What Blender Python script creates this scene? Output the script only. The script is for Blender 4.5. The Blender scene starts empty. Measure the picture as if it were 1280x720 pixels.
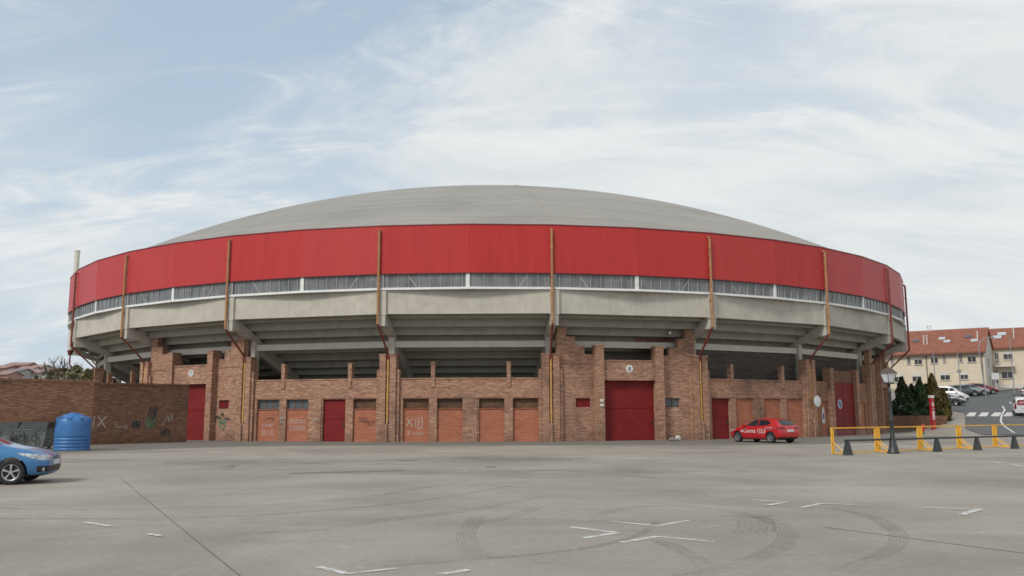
import bpy, bmesh, math, random
from mathutils import Vector, Matrix, noise
random.seed(7)
R_ = math.radians
col = bpy.context.scene.collection
PI = math.pi

# ------------------------------------------------------------------ camera model / survey helpers
F, PITCH, ROLL, EYE = 1079.6, .1444, -.0034, 1.8
CX, CY = -2.367, 97.58          # centre of the arena
TH0, D = -.9274, R_(15)         # azimuth of the first pillar, bay angle

def ss(a, b, x):
    t = max(0, min(1, (x-a)/(b-a))); return t*t*(3-2*t)
def terr(x, y):
    r = math.hypot(x-CX, y-CY)
    yy = max(0, y-66)
    base = .083*(yy*yy/(yy+4)) if y < 190 else .083*(124*124/128)
    return base*ss(30, 40, x)*ss(41.5, 46, r)
def ray(px, py):
    a = px-640; b = py-360
    u = a*math.cos(ROLL)+b*math.sin(ROLL); v = -a*math.sin(ROLL)+b*math.cos(ROLL)
    x = u/F; zc = -v/F
    return Vector((x, math.cos(PITCH)-math.sin(PITCH)*zc, math.sin(PITCH)+math.cos(PITCH)*zc))
def G(px, py):                   # survey: point of the terrain seen at a photo position
    r = ray(px, py); t = 5.0; last = t
    while t < 400:
        p = r*t
        if EYE+p.z < terr(p.x, p.y): break
        last = t; t += .5
    lo, hi = last, t
    for _ in range(24):
        m = (lo+hi)/2; p = r*m
        if EYE+p.z < terr(p.x, p.y): hi = m
        else: lo = m
    p = r*lo
    return Vector((p.x, p.y, terr(p.x, p.y)))

# ------------------------------------------------------------------ materials
MATS = {}
def new_mat(name):
    m = bpy.data.materials.new(name); m.use_nodes = True
    nt = m.node_tree; b = nt.nodes['Principled BSDF']; MATS[name] = m
    return m, nt, b
def N(nt, t, **kw):
    n = nt.nodes.new(t)
    for k, v in kw.items():
        if k in n.inputs: n.inputs[k].default_value = v
        else: setattr(n, k, v)
    return n
def coords(nt, scale=(1, 1, 1), kind='Object', rnd=True, rot=(0, 0, 0)):
    tc = nt.nodes.new('ShaderNodeTexCoord'); mp = nt.nodes.new('ShaderNodeMapping')
    mp.inputs['Scale'].default_value = scale; mp.inputs['Rotation'].default_value = rot
    if kind == 'World':
        g = nt.nodes.new('ShaderNodeNewGeometry'); nt.links.new(g.outputs['Position'], mp.inputs['Vector'])
    else:
        nt.links.new(tc.outputs[kind], mp.inputs['Vector'])
        if rnd:
            oi = nt.nodes.new('ShaderNodeObjectInfo'); cb = nt.nodes.new('ShaderNodeMath'); cb.operation = 'MULTIPLY'
            cb.inputs[1].default_value = 97.0
            nt.links.new(oi.outputs['Random'], cb.inputs[0])
            cx = nt.nodes.new('ShaderNodeCombineXYZ'); nt.links.new(cb.outputs[0], cx.inputs[0])
            nt.links.new(cb.outputs[0], cx.inputs[1])
            nt.links.new(cx.outputs[0], mp.inputs['Location'])
    return mp.outputs[0]
def noise_n(nt, vec, scale, detail=4, rough=.6, dist=0):
    n = N(nt, 'ShaderNodeTexNoise'); n.inputs['Scale'].default_value = scale; n.inputs['Detail'].default_value = detail
    n.inputs['Roughness'].default_value = rough; n.inputs['Distortion'].default_value = dist
    nt.links.new(vec, n.inputs['Vector']); return n.outputs['Fac']
def ramp(nt, fac, stops):
    r = nt.nodes.new('ShaderNodeValToRGB'); e = r.color_ramp.elements
    e[0].position, e[0].color = stops[0][0], (*stops[0][1], 1)
    e[1].position, e[1].color = stops[-1][0], (*stops[-1][1], 1)
    for p, c in stops[1:-1]:
        x = e.new(p); x.color = (*c, 1)
    nt.links.new(fac, r.inputs[0]); return r.outputs[0]
def mixc(nt, a, b, fac, mode='MIX'):
    m = nt.nodes.new('ShaderNodeMix'); m.data_type = 'RGBA'; m.blend_type = mode
    for s, v in ((m.inputs[0], fac), (m.inputs[6], a), (m.inputs[7], b)):
        if hasattr(v, 'is_linked'): nt.links.new(v, s)
        elif isinstance(v, (int, float)): s.default_value = v
        else: s.default_value = (*v, 1)
    return m.outputs[2]
def math_n(nt, op, a, b=0):
    m = nt.nodes.new('ShaderNodeMath'); m.operation = op
    for s, v in ((m.inputs[0], a), (m.inputs[1], b)):
        if hasattr(v, 'is_linked'): nt.links.new(v, s)
        else: s.default_value = v
    return m.outputs[0]
def mrange(nt, v, a, b, c=0, d=1):
    m = nt.nodes.new('ShaderNodeMapRange'); m.interpolation_type = 'SMOOTHSTEP'
    nt.links.new(v, m.inputs[0])
    for i, x in enumerate((a, b, c, d)): m.inputs[i+1].default_value = x
    return m.outputs[0]
def bump(nt, b, h, strength=.3, dist=.02):
    n = nt.nodes.new('ShaderNodeBump'); n.inputs['Strength'].default_value = strength; n.inputs['Distance'].default_value = dist
    nt.links.new(h, n.inputs['Height']); nt.links.new(n.outputs[0], b.inputs['Normal'])
def overlay_early(name, c):
    m, nt, b = new_mat(name)
    b.inputs['Base Color'].default_value = (*c, 1); b.inputs['Roughness'].default_value = .9
    nt.links.new(mrange(nt, noise_n(nt, coords(nt), 7, 5, .8), .3, .62, .25, .9), b.inputs['Alpha'])
    return m
def simple(name, c, rough=.6, metal=0, var=.12, sc=3, spec=.5, emit=0):
    m, nt, b = new_mat(name)
    v = coords(nt); n = noise_n(nt, v, sc, 5)
    lo = tuple(x*(1-var) for x in c); hi = tuple(min(1, x*(1+var)) for x in c)
    nt.links.new(ramp(nt, n, [(.3, lo), (.7, hi)]), b.inputs['Base Color'])
    b.inputs['Roughness'].default_value = rough; b.inputs['Metallic'].default_value = metal
    b.inputs['Specular IOR Level'].default_value = spec
    return m
def brick_mat(name, tones, stain=(.07, .05, .045), stain_amt=.5, dark=1.0):
    m, nt, b = new_mat(name)
    v = coords(nt, (1, 1, 1))
    vs = coords(nt, (1.15, 1.15, 9))
    n1 = noise_n(nt, vs, 1.7, 6, .75, .3)
    n2 = noise_n(nt, coords(nt, (3.2, 3.2, 22)), 1.2, 3, .8)
    n3 = noise_n(nt, v, .45, 4, .6)
    f = math_n(nt, 'ADD', math_n(nt, 'MULTIPLY', n1, .55), math_n(nt, 'MULTIPLY', n2, .45))
    c = ramp(nt, f, [(.33, tuple(x*dark for x in tones[0])), (.45, tuple(x*dark for x in tones[1])), (.53, tuple(x*dark for x in tones[2])), (.66, tuple(x*dark for x in tones[3]))])
    # courses
    sp = nt.nodes.new('ShaderNodeSeparateXYZ'); nt.links.new(v, sp.inputs[0])
    cx = nt.nodes.new('ShaderNodeCombineXYZ')
    nt.links.new(math_n(nt, 'ADD', sp.outputs[0], math_n(nt, 'MULTIPLY', sp.outputs[1], .7)), cx.inputs[0]); nt.links.new(sp.outputs[2], cx.inputs[1])
    bk = N(nt, 'ShaderNodeTexBrick'); bk.inputs['Scale'].default_value = 1; bk.inputs['Brick Width'].default_value = .31
    bk.inputs['Row Height'].default_value = .088; bk.inputs['Mortar Size'].default_value = .009; bk.inputs['Mortar Smooth'].default_value = .5
    bk.inputs['Color1'].default_value = (1, 1, 1, 1); bk.inputs['Color2'].default_value = (.62, .6, .6, 1); bk.inputs['Mortar'].default_value = (.42, .4, .38, 1)
    nt.links.new(cx.outputs[0], bk.inputs['Vector'])
    c = mixc(nt, c, bk.outputs['Color'], .75, 'MULTIPLY')
    c = mixc(nt, c, stain, math_n(nt, 'MULTIPLY', mrange(nt, n3, .48, .72), stain_amt))
    # darker towards the foot of the wall
    geo = nt.nodes.new('ShaderNodeNewGeometry'); sz = nt.nodes.new('ShaderNodeSeparateXYZ'); nt.links.new(geo.outputs['Position'], sz.inputs[0])
    foot = math_n(nt, 'MULTIPLY', mrange(nt, sz.outputs[2], .9, 0, 0, 1), .3)
    c = mixc(nt, c, tuple(x*.6 for x in tones[0]), foot)
    nt.links.new(c, b.inputs['Base Color']); b.inputs['Roughness'].default_value = .9
    b.inputs['Specular IOR Level'].default_value = .25
    bump(nt, b, math_n(nt, 'ADD', f, math_n(nt, 'MULTIPLY', bk.outputs['Fac'], -.6)), .8, .03)
    return m
T = [(.16, .084, .060), (.285, .152, .103), (.39, .23, .155), (.56, .40, .29)]
brick = brick_mat('brick', T, dark=1.3)
brick_dark = brick_mat('brick_dark', [(.11, .058, .042), (.19, .10, .068), (.27, .145, .095), (.42, .26, .17)], stain_amt=.45)
brick_old = brick_mat('brick_old', [(.17, .088, .06), (.30, .155, .095), (.42, .235, .145), (.56, .36, .24)], stain_amt=.4)
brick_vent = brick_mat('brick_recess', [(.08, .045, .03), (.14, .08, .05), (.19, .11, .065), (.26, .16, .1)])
def infill():
    m, nt, b = new_mat('terracotta_infill')
    n1 = noise_n(nt, coords(nt, (.8, .8, 7)), 2, 5, .7); n2 = noise_n(nt, coords(nt), .9, 4)
    c = ramp(nt, n1, [(.3, (.30, .10, .055)), (.55, (.40, .145, .08)), (.75, (.50, .22, .135))])
    c = mixc(nt, c, (.30, .13, .085), mrange(nt, n2, .5, .75, 0, .6))
    v = coords(nt, rnd=False); sp = nt.nodes.new('ShaderNodeSeparateXYZ'); nt.links.new(v, sp.inputs[0])
    cx = nt.nodes.new('ShaderNodeCombineXYZ'); nt.links.new(sp.outputs[0], cx.inputs[0]); nt.links.new(sp.outputs[2], cx.inputs[1])
    bk = N(nt, 'ShaderNodeTexBrick'); bk.inputs['Scale'].default_value = 1; bk.inputs['Brick Width'].default_value = .42; bk.inputs['Row Height'].default_value = .19
    bk.inputs['Mortar Size'].default_value = .011; bk.inputs['Color1'].default_value = (1, 1, 1, 1); bk.inputs['Color2'].default_value = (.84, .83, .82, 1); bk.inputs['Mortar'].default_value = (.72, .66, .62, 1)
    nt.links.new(cx.outputs[0], bk.inputs['Vector'])
    c = mixc(nt, c, bk.outputs['Color'], .8, 'MULTIPLY')
    nt.links.new(c, b.inputs['Base Color']); b.inputs['Roughness'].default_value = .85
    bump(nt, b, bk.outputs['Fac'], -.4, .01)
    return m
terracotta = infill()
def concrete_mat(name, a, b_, streak=.5):
    m, nt, b = new_mat(name)
    n1 = noise_n(nt, coords(nt, (1, 1, 1)), 1.1, 6, .65); n2 = noise_n(nt, coords(nt, (5, 5, .5)), 1.3, 5, .7)
    n3 = noise_n(nt, coords(nt), 22, 3, .7)
    c = ramp(nt, n1, [(.3, a), (.7, b_)])
    c = mixc(nt, c, tuple(x*.55 for x in a), math_n(nt, 'MULTIPLY', mrange(nt, n2, .5, .8), streak))
    c = mixc(nt, c, tuple(x*.8 for x in a), math_n(nt, 'MULTIPLY', n3, .3))
    nt.links.new(c, b.inputs['Base Color']); b.inputs['Roughness'].default_value = .88; b.inputs['Specular IOR Level'].default_value = .25
    bump(nt, b, n3, .25, .01)
    return m
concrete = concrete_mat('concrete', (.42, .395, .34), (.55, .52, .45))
concrete_lit = concrete_mat('brightened_concrete', (.52, .50, .43), (.64, .62, .54), .3)  # concrete lightened to offset the ring's shade on the lower beam
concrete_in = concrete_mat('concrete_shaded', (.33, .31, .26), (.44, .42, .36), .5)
def red_clad():
    m, nt, b = new_mat('red_cladding')
    v = coords(nt, (1, 1, .12)); n1 = noise_n(nt, v, 1.6, 5, .6)
    oi = nt.nodes.new('ShaderNodeObjectInfo')
    c = ramp(nt, n1, [(.3, (.40, .024, .022)), (.7, (.47, .032, .028))])
    n7 = noise_n(nt, coords(nt, (3, 3, .25)), 1.4, 6, .7)
    c = mixc(nt, c, (.30, .035, .032), mrange(nt, n7, .52, .8, 0, .45))
    c = mixc(nt, c, (.46, .06, .06), math_n(nt, 'MULTIPLY', oi.outputs['Random'], .35))
    sp = nt.nodes.new('ShaderNodeSeparateXYZ'); nt.links.new(coords(nt, rnd=False), sp.inputs[0])
    w = math_n(nt, 'SINE', math_n(nt, 'MULTIPLY', sp.outputs[0], 2*PI/.25))
    c = mixc(nt, c, (.30, .024, .025), mrange(nt, w, .75, 1, 0, .22))
    nt.links.new(c, b.inputs['Base Color']); b.inputs['Roughness'].default_value = .45; b.inputs['Specular IOR Level'].default_value = .32
    bump(nt, b, w, .12, .01)
    return m
clad = red_clad()
red_trim = simple('red_trim', (.16, .014, .02), .5)
def door_mat():
    m, nt, b = new_mat('red_door_paint')
    n1 = noise_n(nt, coords(nt), 1.3, 5, .6); n2 = noise_n(nt, coords(nt, (4, 4, .6)), 1.6, 4)
    c = ramp(nt, n1, [(.3, (.155, .010, .011)), (.7, (.20, .014, .014))])
    c = mixc(nt, c, (.21, .035, .035), mrange(nt, n2, .55, .8, 0, .5))
    nt.links.new(c, b.inputs['Base Color']); b.inputs['Roughness'].default_value = .6; b.inputs['Specular IOR Level'].default_value = .25
    sp = nt.nodes.new('ShaderNodeSeparateXYZ'); nt.links.new(coords(nt, rnd=False), sp.inputs[0])
    w = math_n(nt, 'SINE', math_n(nt, 'MULTIPLY', sp.outputs[0], 2*PI/.18))
    bump(nt, b, w, .25, .01)
    return m
door_paint = door_mat()
def roof_mat():
    m, nt, b = new_mat('dome_membrane')
    v = coords(nt, rnd=False); ln = nt.nodes.new('ShaderNodeVectorMath'); ln.operation = 'LENGTH'
    sp = nt.nodes.new('ShaderNodeSeparateXYZ'); nt.links.new(v, sp.inputs[0])
    cx = nt.nodes.new('ShaderNodeCombineXYZ'); nt.links.new(sp.outputs[0], cx.inputs[0]); nt.links.new(sp.outputs[1], cx.inputs[1])
    nt.links.new(cx.outputs[0], ln.inputs[0])
    wob = noise_n(nt, v, .09, 2, .5)
    rr = math_n(nt, 'ADD', ln.outputs['Value'], math_n(nt, 'MULTIPLY', wob, 5))
    at = math_n(nt, 'ARCTAN2', sp.outputs[0], sp.outputs[1])
    c2 = nt.nodes.new('ShaderNodeCombineXYZ'); nt.links.new(math_n(nt, 'MULTIPLY', rr, 1.4), c2.inputs[0]); nt.links.new(math_n(nt, 'MULTIPLY', at, .8), c2.inputs[1])
    n1 = noise_n(nt, c2.outputs[0], 1.1, 5, .75)
    n2 = noise_n(nt, v, .12, 4, .6)
    w = math_n(nt, 'SINE', math_n(nt, 'MULTIPLY', rr, 2*PI/1.6))
    c = ramp(nt, n1, [(.3, (.25, .235, .208)), (.5, (.295, .278, .247)), (.7, (.345, .325, .292))])
    c = mixc(nt, c, (.2, .19, .17), mrange(nt, n2, .45, .75, 0, .5))
    c = mixc(nt, c, (.18, .17, .155), mrange(nt, w, .88, 1, 0, .15))
    nt.links.new(c, b.inputs['Base Color']); b.inputs['Roughness'].default_value = .65; b.inputs['Specular IOR Level'].default_value = .3
    bump(nt, b, n1, .2, .05)
    return m
dome_m = roof_mat()
def glass_mat():
    m, nt, b = new_mat('window_glass')
    oi = nt.nodes.new('ShaderNodeObjectInfo')
    n = noise_n(nt, coords(nt, (1.55, 1.55, .6)), 1.0, 2)
    c = ramp(nt, n, [(.3, (.09, .095, .10)), (.5, (.14, .145, .15)), (.72, (.20, .205, .205))])
    nt.links.new(c, b.inputs['Base Color']); b.inputs['Roughness'].default_value = .18; b.inputs['Specular IOR Level'].default_value = .55
    return m
glass = glass_mat()
white_frame = simple('white_frame', (.72, .72, .70), .5, var=.08)
grey_frame = simple('grey_frame', (.36, .365, .365), .5, var=.08)
brownpipe = simple('brown_pipe', (.36, .175, .07), .5, var=.25)
ochre = simple('ochre_pipe', (.52, .29, .085), .5, var=.2)
rust = simple('red_pipe', (.20, .04, .03), .5, var=.2)
greypipe = simple('weathered_pipe', (.30, .18, .12), .6, var=.25)
cream_pipe = simple('cream_pipe', (.62, .60, .52), .5, var=.1)
dark_void = simple('dark_grille', (.025, .027, .03), .5)
glass_block = simple('glass_block', (.09, .10, .105), .3, var=.3, sc=8)
white_paint = simple('white_paint', (.62, .6, .57), .8, var=.2, sc=12)
chalk = overlay_early('worn_spray_paint', (.55, .52, .48))
grey_spray = simple('grey_spray', (.34, .30, .27), .85, var=.3, sc=9)
black_paint = simple('black_paint', (.025, .022, .022), .7, var=.2)
green_spray = simple('green_spray', (.12, .18, .11), .85, var=.3, sc=9)
dark_spray = simple('dark_spray', (.055, .05, .045), .85, var=.3, sc=9)
blue_sign = simple('blue_sign', (.05, .10, .26), .5)
white_sign = simple('white_sign', (.6, .61, .6), .45)
black_metal = simple('black_metal', (.028, .032, .032), .45, var=.25)
yellow_m = simple('yellow_barrier', (.80, .43, .035), .45, var=.12)
bag_m = simple('bag_plastic', (.42, .40, .38), .5, var=.25, sc=8)
tyre_m = simple('tyre_rubber', (.018, .018, .019), .8)
alloy = simple('alloy', (.45, .46, .48), .3, .7, var=.08)
black_trim = simple('black_trim', (.015, .016, .018), .45)
lens_m = simple('headlamp_lens', (.42, .44, .46), .12, .3, var=.7, sc=11)
tail_m = simple('tail_lens', (.16, .008, .01), .15)
def paint_mat(name, c, metal=.3):
    m, nt, b = new_mat(name)
    n = noise_n(nt, coords(nt), 2, 4)
    nt.links.new(ramp(nt, n, [(.3, tuple(x*.94 for x in c)), (.7, tuple(min(1, x*1.05) for x in c))]), b.inputs['Base Color'])
    b.inputs['Metallic'].default_value = metal; b.inputs['Roughness'].default_value = .3
    b.inputs['Coat Weight'].default_value = .7; b.inputs['Coat Roughness'].default_value = .06
    return m
car_blue = paint_mat('blue_car_paint', (.055, .20, .42), .4)
car_red = paint_mat('red_car_paint', (.44, .010, .014), 0)
car_white = paint_mat('white_car_paint', (.62, .63, .63), 0)
car_grey = paint_mat('grey_car_paint', (.10, .115, .12), .4)
car_silver = paint_mat('silver_car_paint', (.33, .35, .36), .4)
car_dkred = paint_mat('dark_red_car_paint', (.22, .02, .025), .2)
m, nt, b = new_mat('car_glass'); v = noise_n(nt, coords(nt), 2, 2)
nt.links.new(ramp(nt, v, [(.3, (.012, .015, .018)), (.7, (.03, .034, .038))]), b.inputs['Base Color']); b.inputs['Roughness'].default_value = .06
car_glass = m
tank_m = simple('blue_plastic', (.04, .15, .37), .42, var=.15, sc=3)
bin_m = simple('bin_grey_green', (.135, .155, .148), .6, var=.3, sc=2)
bin_lid = simple('bin_lid', (.022, .027, .026), .5, var=.3)
stucco = simple('cream_stucco', (.60, .52, .40), .9, var=.07, sc=.6)
stucco2 = simple('pale_stucco', (.58, .54, .48), .9, var=.07, sc=.6)
def tile_mat(name, c):
    m, nt, b = new_mat(name)
    v = coords(nt, rnd=False); n = noise_n(nt, v, 1.2, 5, .7); n2 = noise_n(nt, v, 14, 3)
    cc = ramp(nt, n, [(.3, tuple(x*.75 for x in c)), (.7, tuple(x*1.2 for x in c))])
    cc = mixc(nt, cc, tuple(x*.5 for x in c), math_n(nt, 'MULTIPLY', n2, .5))
    nt.links.new(cc, b.inputs['Base Color']); b.inputs['Roughness'].default_value = .85
    sp = nt.nodes.new('ShaderNodeSeparateXYZ'); nt.links.new(v, sp.inputs[0])
    w = math_n(nt, 'SINE', math_n(nt, 'MULTIPLY', sp.outputs[0], 2*PI/.3))
    bump(nt, b, w, .6, .06)
    return m
tiles = tile_mat('roof_tiles', (.30, .112, .068))
tiles_far = tile_mat('hazed_roof_tiles', (.40, .25, .22))  # distance haze put into the colour: paler than the near tiles
def ground_mat():
    m, nt, b = new_mat('lot_surface')
    v = coords(nt, kind='World'); vx = coords(nt, (.35, 1, 1), kind='World', rot=(0, 0, .12))
    n1 = noise_n(nt, v, .16, 6, .62, .6); n2 = noise_n(nt, vx, .9, 5, .7, .4); n3 = noise_n(nt, v, 9, 4, .75); n4 = noise_n(nt, v, 60, 3, .8)
    c = ramp(nt, n1, [(.30, (.242, .215, .180)), (.5, (.318, .286, .241)), (.68, (.395, .357, .304))])
    c = mixc(nt, c, (.22, .21, .185), mrange(nt, n2, .5, .78, 0, .6))
    c = mixc(nt, c, (.46, .43, .375), mrange(nt, n2, .45, .25, 0, .55))
    c = mixc(nt, c, (.17, .158, .138), math_n(nt, 'MULTIPLY', mrange(nt, n3, .35, .75), .35))
    n5 = noise_n(nt, v, 3.2, 5, .7, .8)
    c = mixc(nt, c, (.44, .40, .345), mrange(nt, n5, .56, .74, 0, .4))
    vor = N(nt, 'ShaderNodeTexVoronoi'); vor.inputs['Scale'].default_value = 38; nt.links.new(v, vor.inputs['Vector'])
    c = mixc(nt, c, (.09, .085, .075), mrange(nt, vor.outputs['Distance'], .20, .06, 0, .35))
    c = mixc(nt, c, (.12, .112, .10), mrange(nt, n4, .48, .72, 0, .5))
    nt.links.new(c, b.inputs['Base Color']); b.inputs['Roughness'].default_value = .9; b.inputs['Specular IOR Level'].default_value = .2
    bump(nt, b, math_n(nt, 'ADD', n4, n3), .3, .008)
    return m
lot = ground_mat()
def asph(name, a, c2):
    m, nt, b = new_mat(name)
    v = coords(nt, kind='World'); n1 = noise_n(nt, v, .35, 6, .65, .4); n2 = noise_n(nt, v, 30, 3, .8)
    c = ramp(nt, n1, [(.3, a), (.7, c2)]); c = mixc(nt, c, tuple(x*.6 for x in a), math_n(nt, 'MULTIPLY', n2, .4))
    nt.links.new(c, b.inputs['Base Color']); b.inputs['Roughness'].default_value = .9; b.inputs['Specular IOR Level'].default_value = .25
    bump(nt, b, n2, .3, .01); return m
apron_m = asph('apron_asphalt', (.165, .155, .132), (.215, .20, .175))
road_m = asph('road_asphalt', (.10, .105, .105), (.15, .155, .155))
pave_m = asph('pavement_slabs', (.24, .225, .20), (.32, .30, .265))
patch_dark = asph('joint_filler', (.12, .113, .10), (.17, .16, .145))
patch_m = asph('dark_patch', (.20, .195, .185), (.26, .25, .235))
hill_m = simple('dry_hill', (.13, .12, .07), .95, var=.4, sc=.1)
def overlay(name, c, amt, sc=1.2, lo=.35, hi=.65):
    m, nt, b = new_mat(name)
    b.inputs['Base Color'].default_value = (*c, 1); b.inputs['Roughness'].default_value = .9
    v = coords(nt, kind='World'); n = noise_n(nt, v, sc, 5, .75); n2 = noise_n(nt, v, 18, 3, .8)
    f = math_n(nt, 'MULTIPLY', mrange(nt, math_n(nt, 'ADD', math_n(nt, 'MULTIPLY', n, .6), math_n(nt, 'MULTIPLY', n2, .4)), lo, hi), amt)
    nt.links.new(f, b.inputs['Alpha'])
    return m
skid_m = overlay('tyre_rubber_trace', (.12, .113, .102), .16, .7)
skid_faint = overlay('rubber_haze', (.18, .17, .158), .14, .45, .38, .66)
skid_soft = overlay('faint_rubber_trace', (.17, .165, .155), .2, .5)
line_m = overlay('worn_white_paint', (.66, .66, .63), .9, 3.2, .36, .57)
line_faint = overlay('faded_white_paint', (.6, .6, .57), .4, 2.2, .38, .62)
stain_m = overlay('oil_stain', (.15, .147, .142), .30, .45, .38, .68)
def leaf_mat(name, a, c2):
    m, nt, b = new_mat(name)
    v = coords(nt); n = noise_n(nt, v, 1.5, 3); n2 = noise_n(nt, v, 9, 2)
    c = ramp(nt, math_n(nt, 'ADD', math_n(nt, 'MULTIPLY', n, .5), math_n(nt, 'MULTIPLY', n2, .5)), [(.35, a), (.65, c2)])
    nt.links.new(c, b.inputs['Base Color']); b.inputs['Roughness'].default_value = .7; b.inputs['Specular IOR Level'].default_value = .2
    return m
conif = leaf_mat('conifer_foliage', (.018, .040, .02), (.085, .125, .05))
conif2 = leaf_mat('golden_conifer_foliage', (.045, .062, .02), (.20, .14, .045))
shrub_l = leaf_mat('shrub_foliage', (.12, .125, .065), (.34, .30, .18))
bark = simple('bark', (.10, .085, .07), .9, var=.3)

# ------------------------------------------------------------------ mesh builder
class MB:
    def __init__(s): s.v = []; s.f = []; s.m = []
    def quad(s, a, b, c, d, mi=0):
        n = len(s.v); s.v += [tuple(a), tuple(b), tuple(c), tuple(d)]; s.f.append((n, n+1, n+2, n+3)); s.m.append(mi)
    def poly(s, pts, mi=0):
        n = len(s.v); s.v += [tuple(p) for p in pts]; s.f.append(tuple(range(n, n+len(pts)))); s.m.append(mi)
    def box(s, x0, x1, y0, y1, z0, z1, mi=0):
        n = len(s.v)
        s.v += [(x, y, z) for z in (z0, z1) for (x, y) in ((x0, y0), (x1, y0), (x1, y1), (x0, y1))]
        for f in ((0, 3, 2, 1), (4, 5, 6, 7), (0, 1, 5, 4), (1, 2, 6, 5), (2, 3, 7, 6), (3, 0, 4, 7)):
            s.f.append(tuple(n+i for i in f)); s.m.append(mi)
    def prism(s, pts, off, mi=0):           # closed prism: polygon pts extruded by vector off
        n = len(s.v); k = len(pts); o = Vector(off)
        s.v += [tuple(p) for p in pts] + [tuple(Vector(p)+o) for p in pts]
        s.f.append(tuple(range(n, n+k))); s.m.append(mi)
        s.f.append(tuple(range(n+2*k-1, n+k-1, -1))); s.m.append(mi)
        for i in range(k):
            j = (i+1) % k; s.f.append((n+i, n+k+i, n+k+j, n+j)); s.m.append(mi)
    def tube(s, p0, p1, r0, r1=None, seg=8, mi=0, cap=True):
        r1 = r0 if r1 is None else r1
        p0 = Vector(p0); p1 = Vector(p1); d = (p1-p0)
        if d.length < 1e-6: return
        d.normalize(); a = d.orthogonal().normalized(); b = d.cross(a); n = len(s.v)
        for p, r in ((p0, r0), (p1, r1)):
            for i in range(seg):
                t = 2*PI*i/seg; s.v.append(tuple(p+a*math.cos(t)*r+b*math.sin(t)*r))
        for i in range(seg):
            j = (i+1) % seg; s.f.append((n+i, n+j, n+seg+j, n+seg+i)); s.m.append(mi)
        if cap:
            s.f.append(tuple(range(n+seg-1, n-1, -1))); s.m.append(mi)
            s.f.append(tuple(range(n+seg, n+2*seg))); s.m.append(mi)
    def path(s, pts, r, seg=8, mi=0):
        for a, b in zip(pts, pts[1:]): s.tube(a, b, r, seg=seg, mi=mi)
    def lathe(s, prof, seg=24, axis='z', c=(0, 0, 0), mi=0, closed=False):
        n = len(s.v); k = len(prof)
        for i in range(seg):
            t = 2*PI*i/seg
            for (r, h) in prof:
                if axis == 'z': p = (r*math.cos(t), r*math.sin(t), h)
                elif axis == 'y': p = (r*math.cos(t), h, r*math.sin(t))
                else: p = (h, r*math.cos(t), r*math.sin(t))
                s.v.append((p[0]+c[0], p[1]+c[1], p[2]+c[2]))
        for i in range(seg):
            j = (i+1) % seg
            for q in range(k-1 if not closed else k):
                q2 = (q+1) % k
                s.f.append((n+i*k+q, n+j*k+q, n+j*k+q2, n+i*k+q2)); s.m.append(mi)
    def ribbon(s, pts, w, nrm, off=0, mi=0):   # flat stroke through 3-D points lying in a plane with normal nrm
        nrm = Vector(nrm)
        P = [Vector(p)+nrm*off for p in pts]; L = []
        for i, p in enumerate(P):
            d = (P[min(i+1, len(P)-1)]-P[max(i-1, 0)])
            if d.length < 1e-6: d = Vector((1, 0, 0))
            sd = d.normalized().cross(nrm).normalized()*w/2
            L.append((p-sd, p+sd))
        for a, b in zip(L, L[1:]): s.quad(a[0], b[0], b[1], a[1], mi)
    def build(s, name, mats, parent=None, smooth=False, mat=None, fix=True):
        me = bpy.data.meshes.new(name); me.from_pydata(s.v, [], s.f)
        if not isinstance(mats, (list, tuple)): mats = [mats]
        for m_ in mats: me.materials.append(m_)
        me.polygons.foreach_set('material_index', s.m)
        if fix:
            bm = bmesh.new(); bm.from_mesh(me); bmesh.ops.recalc_face_normals(bm, faces=bm.faces); bm.to_mesh(me); bm.free()
        if smooth:
            me.polygons.foreach_set('use_smooth', [True]*len(me.polygons))
        me.update()
        o = bpy.data.objects.new(name, me); col.objects.link(o)
        if parent: o.parent = parent
        if mat is not None: o.matrix_local = mat
        return o
def place(name, me, parent, mat):
    o = bpy.data.objects.new(name, me); col.objects.link(o); o.parent = parent; o.matrix_local = mat; return o
def tag(o, label=None, cat=None, group=None, kind=None):
    if label: o['label'] = label
    if cat: o['category'] = cat
    if group: o['group'] = group
    if kind: o['kind'] = kind
    return o
def empty(name, loc, rz=0, label=None, cat=None, group=None):
    o = bpy.data.objects.new(name, None); col.objects.link(o); o.location = loc; o.rotation_euler = (0, 0, rz)
    o.empty_display_size = .1
    return tag(o, label, cat, group)
def copy_tree(o, parent=None):
    c = o.copy(); col.objects.link(c)
    if parent: c.parent = parent; c.matrix_parent_inverse = o.matrix_parent_inverse.copy()
    for ch in list(o.children): copy_tree(ch, c)
    return c
def wallmesh(us, zs, filled, y0, y1, mb=None, mi=0):
    """solid wall of cells; only its outer skin is made"""
    mb = mb or MB(); nu, nz = len(us)-1, len(zs)-1
    ok = lambda i, j: 0 <= i < nu and 0 <= j < nz and filled((us[i]+us[i+1])/2, (zs[j]+zs[j+1])/2)
    for i in range(nu):
        for j in range(nz):
            if not ok(i, j): continue
            a, b, c, d = us[i], us[i+1], zs[j], zs[j+1]
            mb.quad((a, y0, c), (b, y0, c), (b, y0, d), (a, y0, d), mi)
            mb.quad((b, y1, c), (a, y1, c), (a, y1, d), (b, y1, d), mi)
            if not ok(i-1, j): mb.quad((a, y1, c), (a, y0, c), (a, y0, d), (a, y1, d), mi)
            if not ok(i+1, j): mb.quad((b, y0, c), (b, y1, c), (b, y1, d), (b, y0, d), mi)
            if not ok(i, j-1): mb.quad((a, y1, c), (b, y1, c), (b, y0, c), (a, y0, c), mi)
            if not ok(i, j+1): mb.quad((a, y0, d), (b, y0, d), (b, y1, d), (a, y1, d), mi)
    return mb
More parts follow.
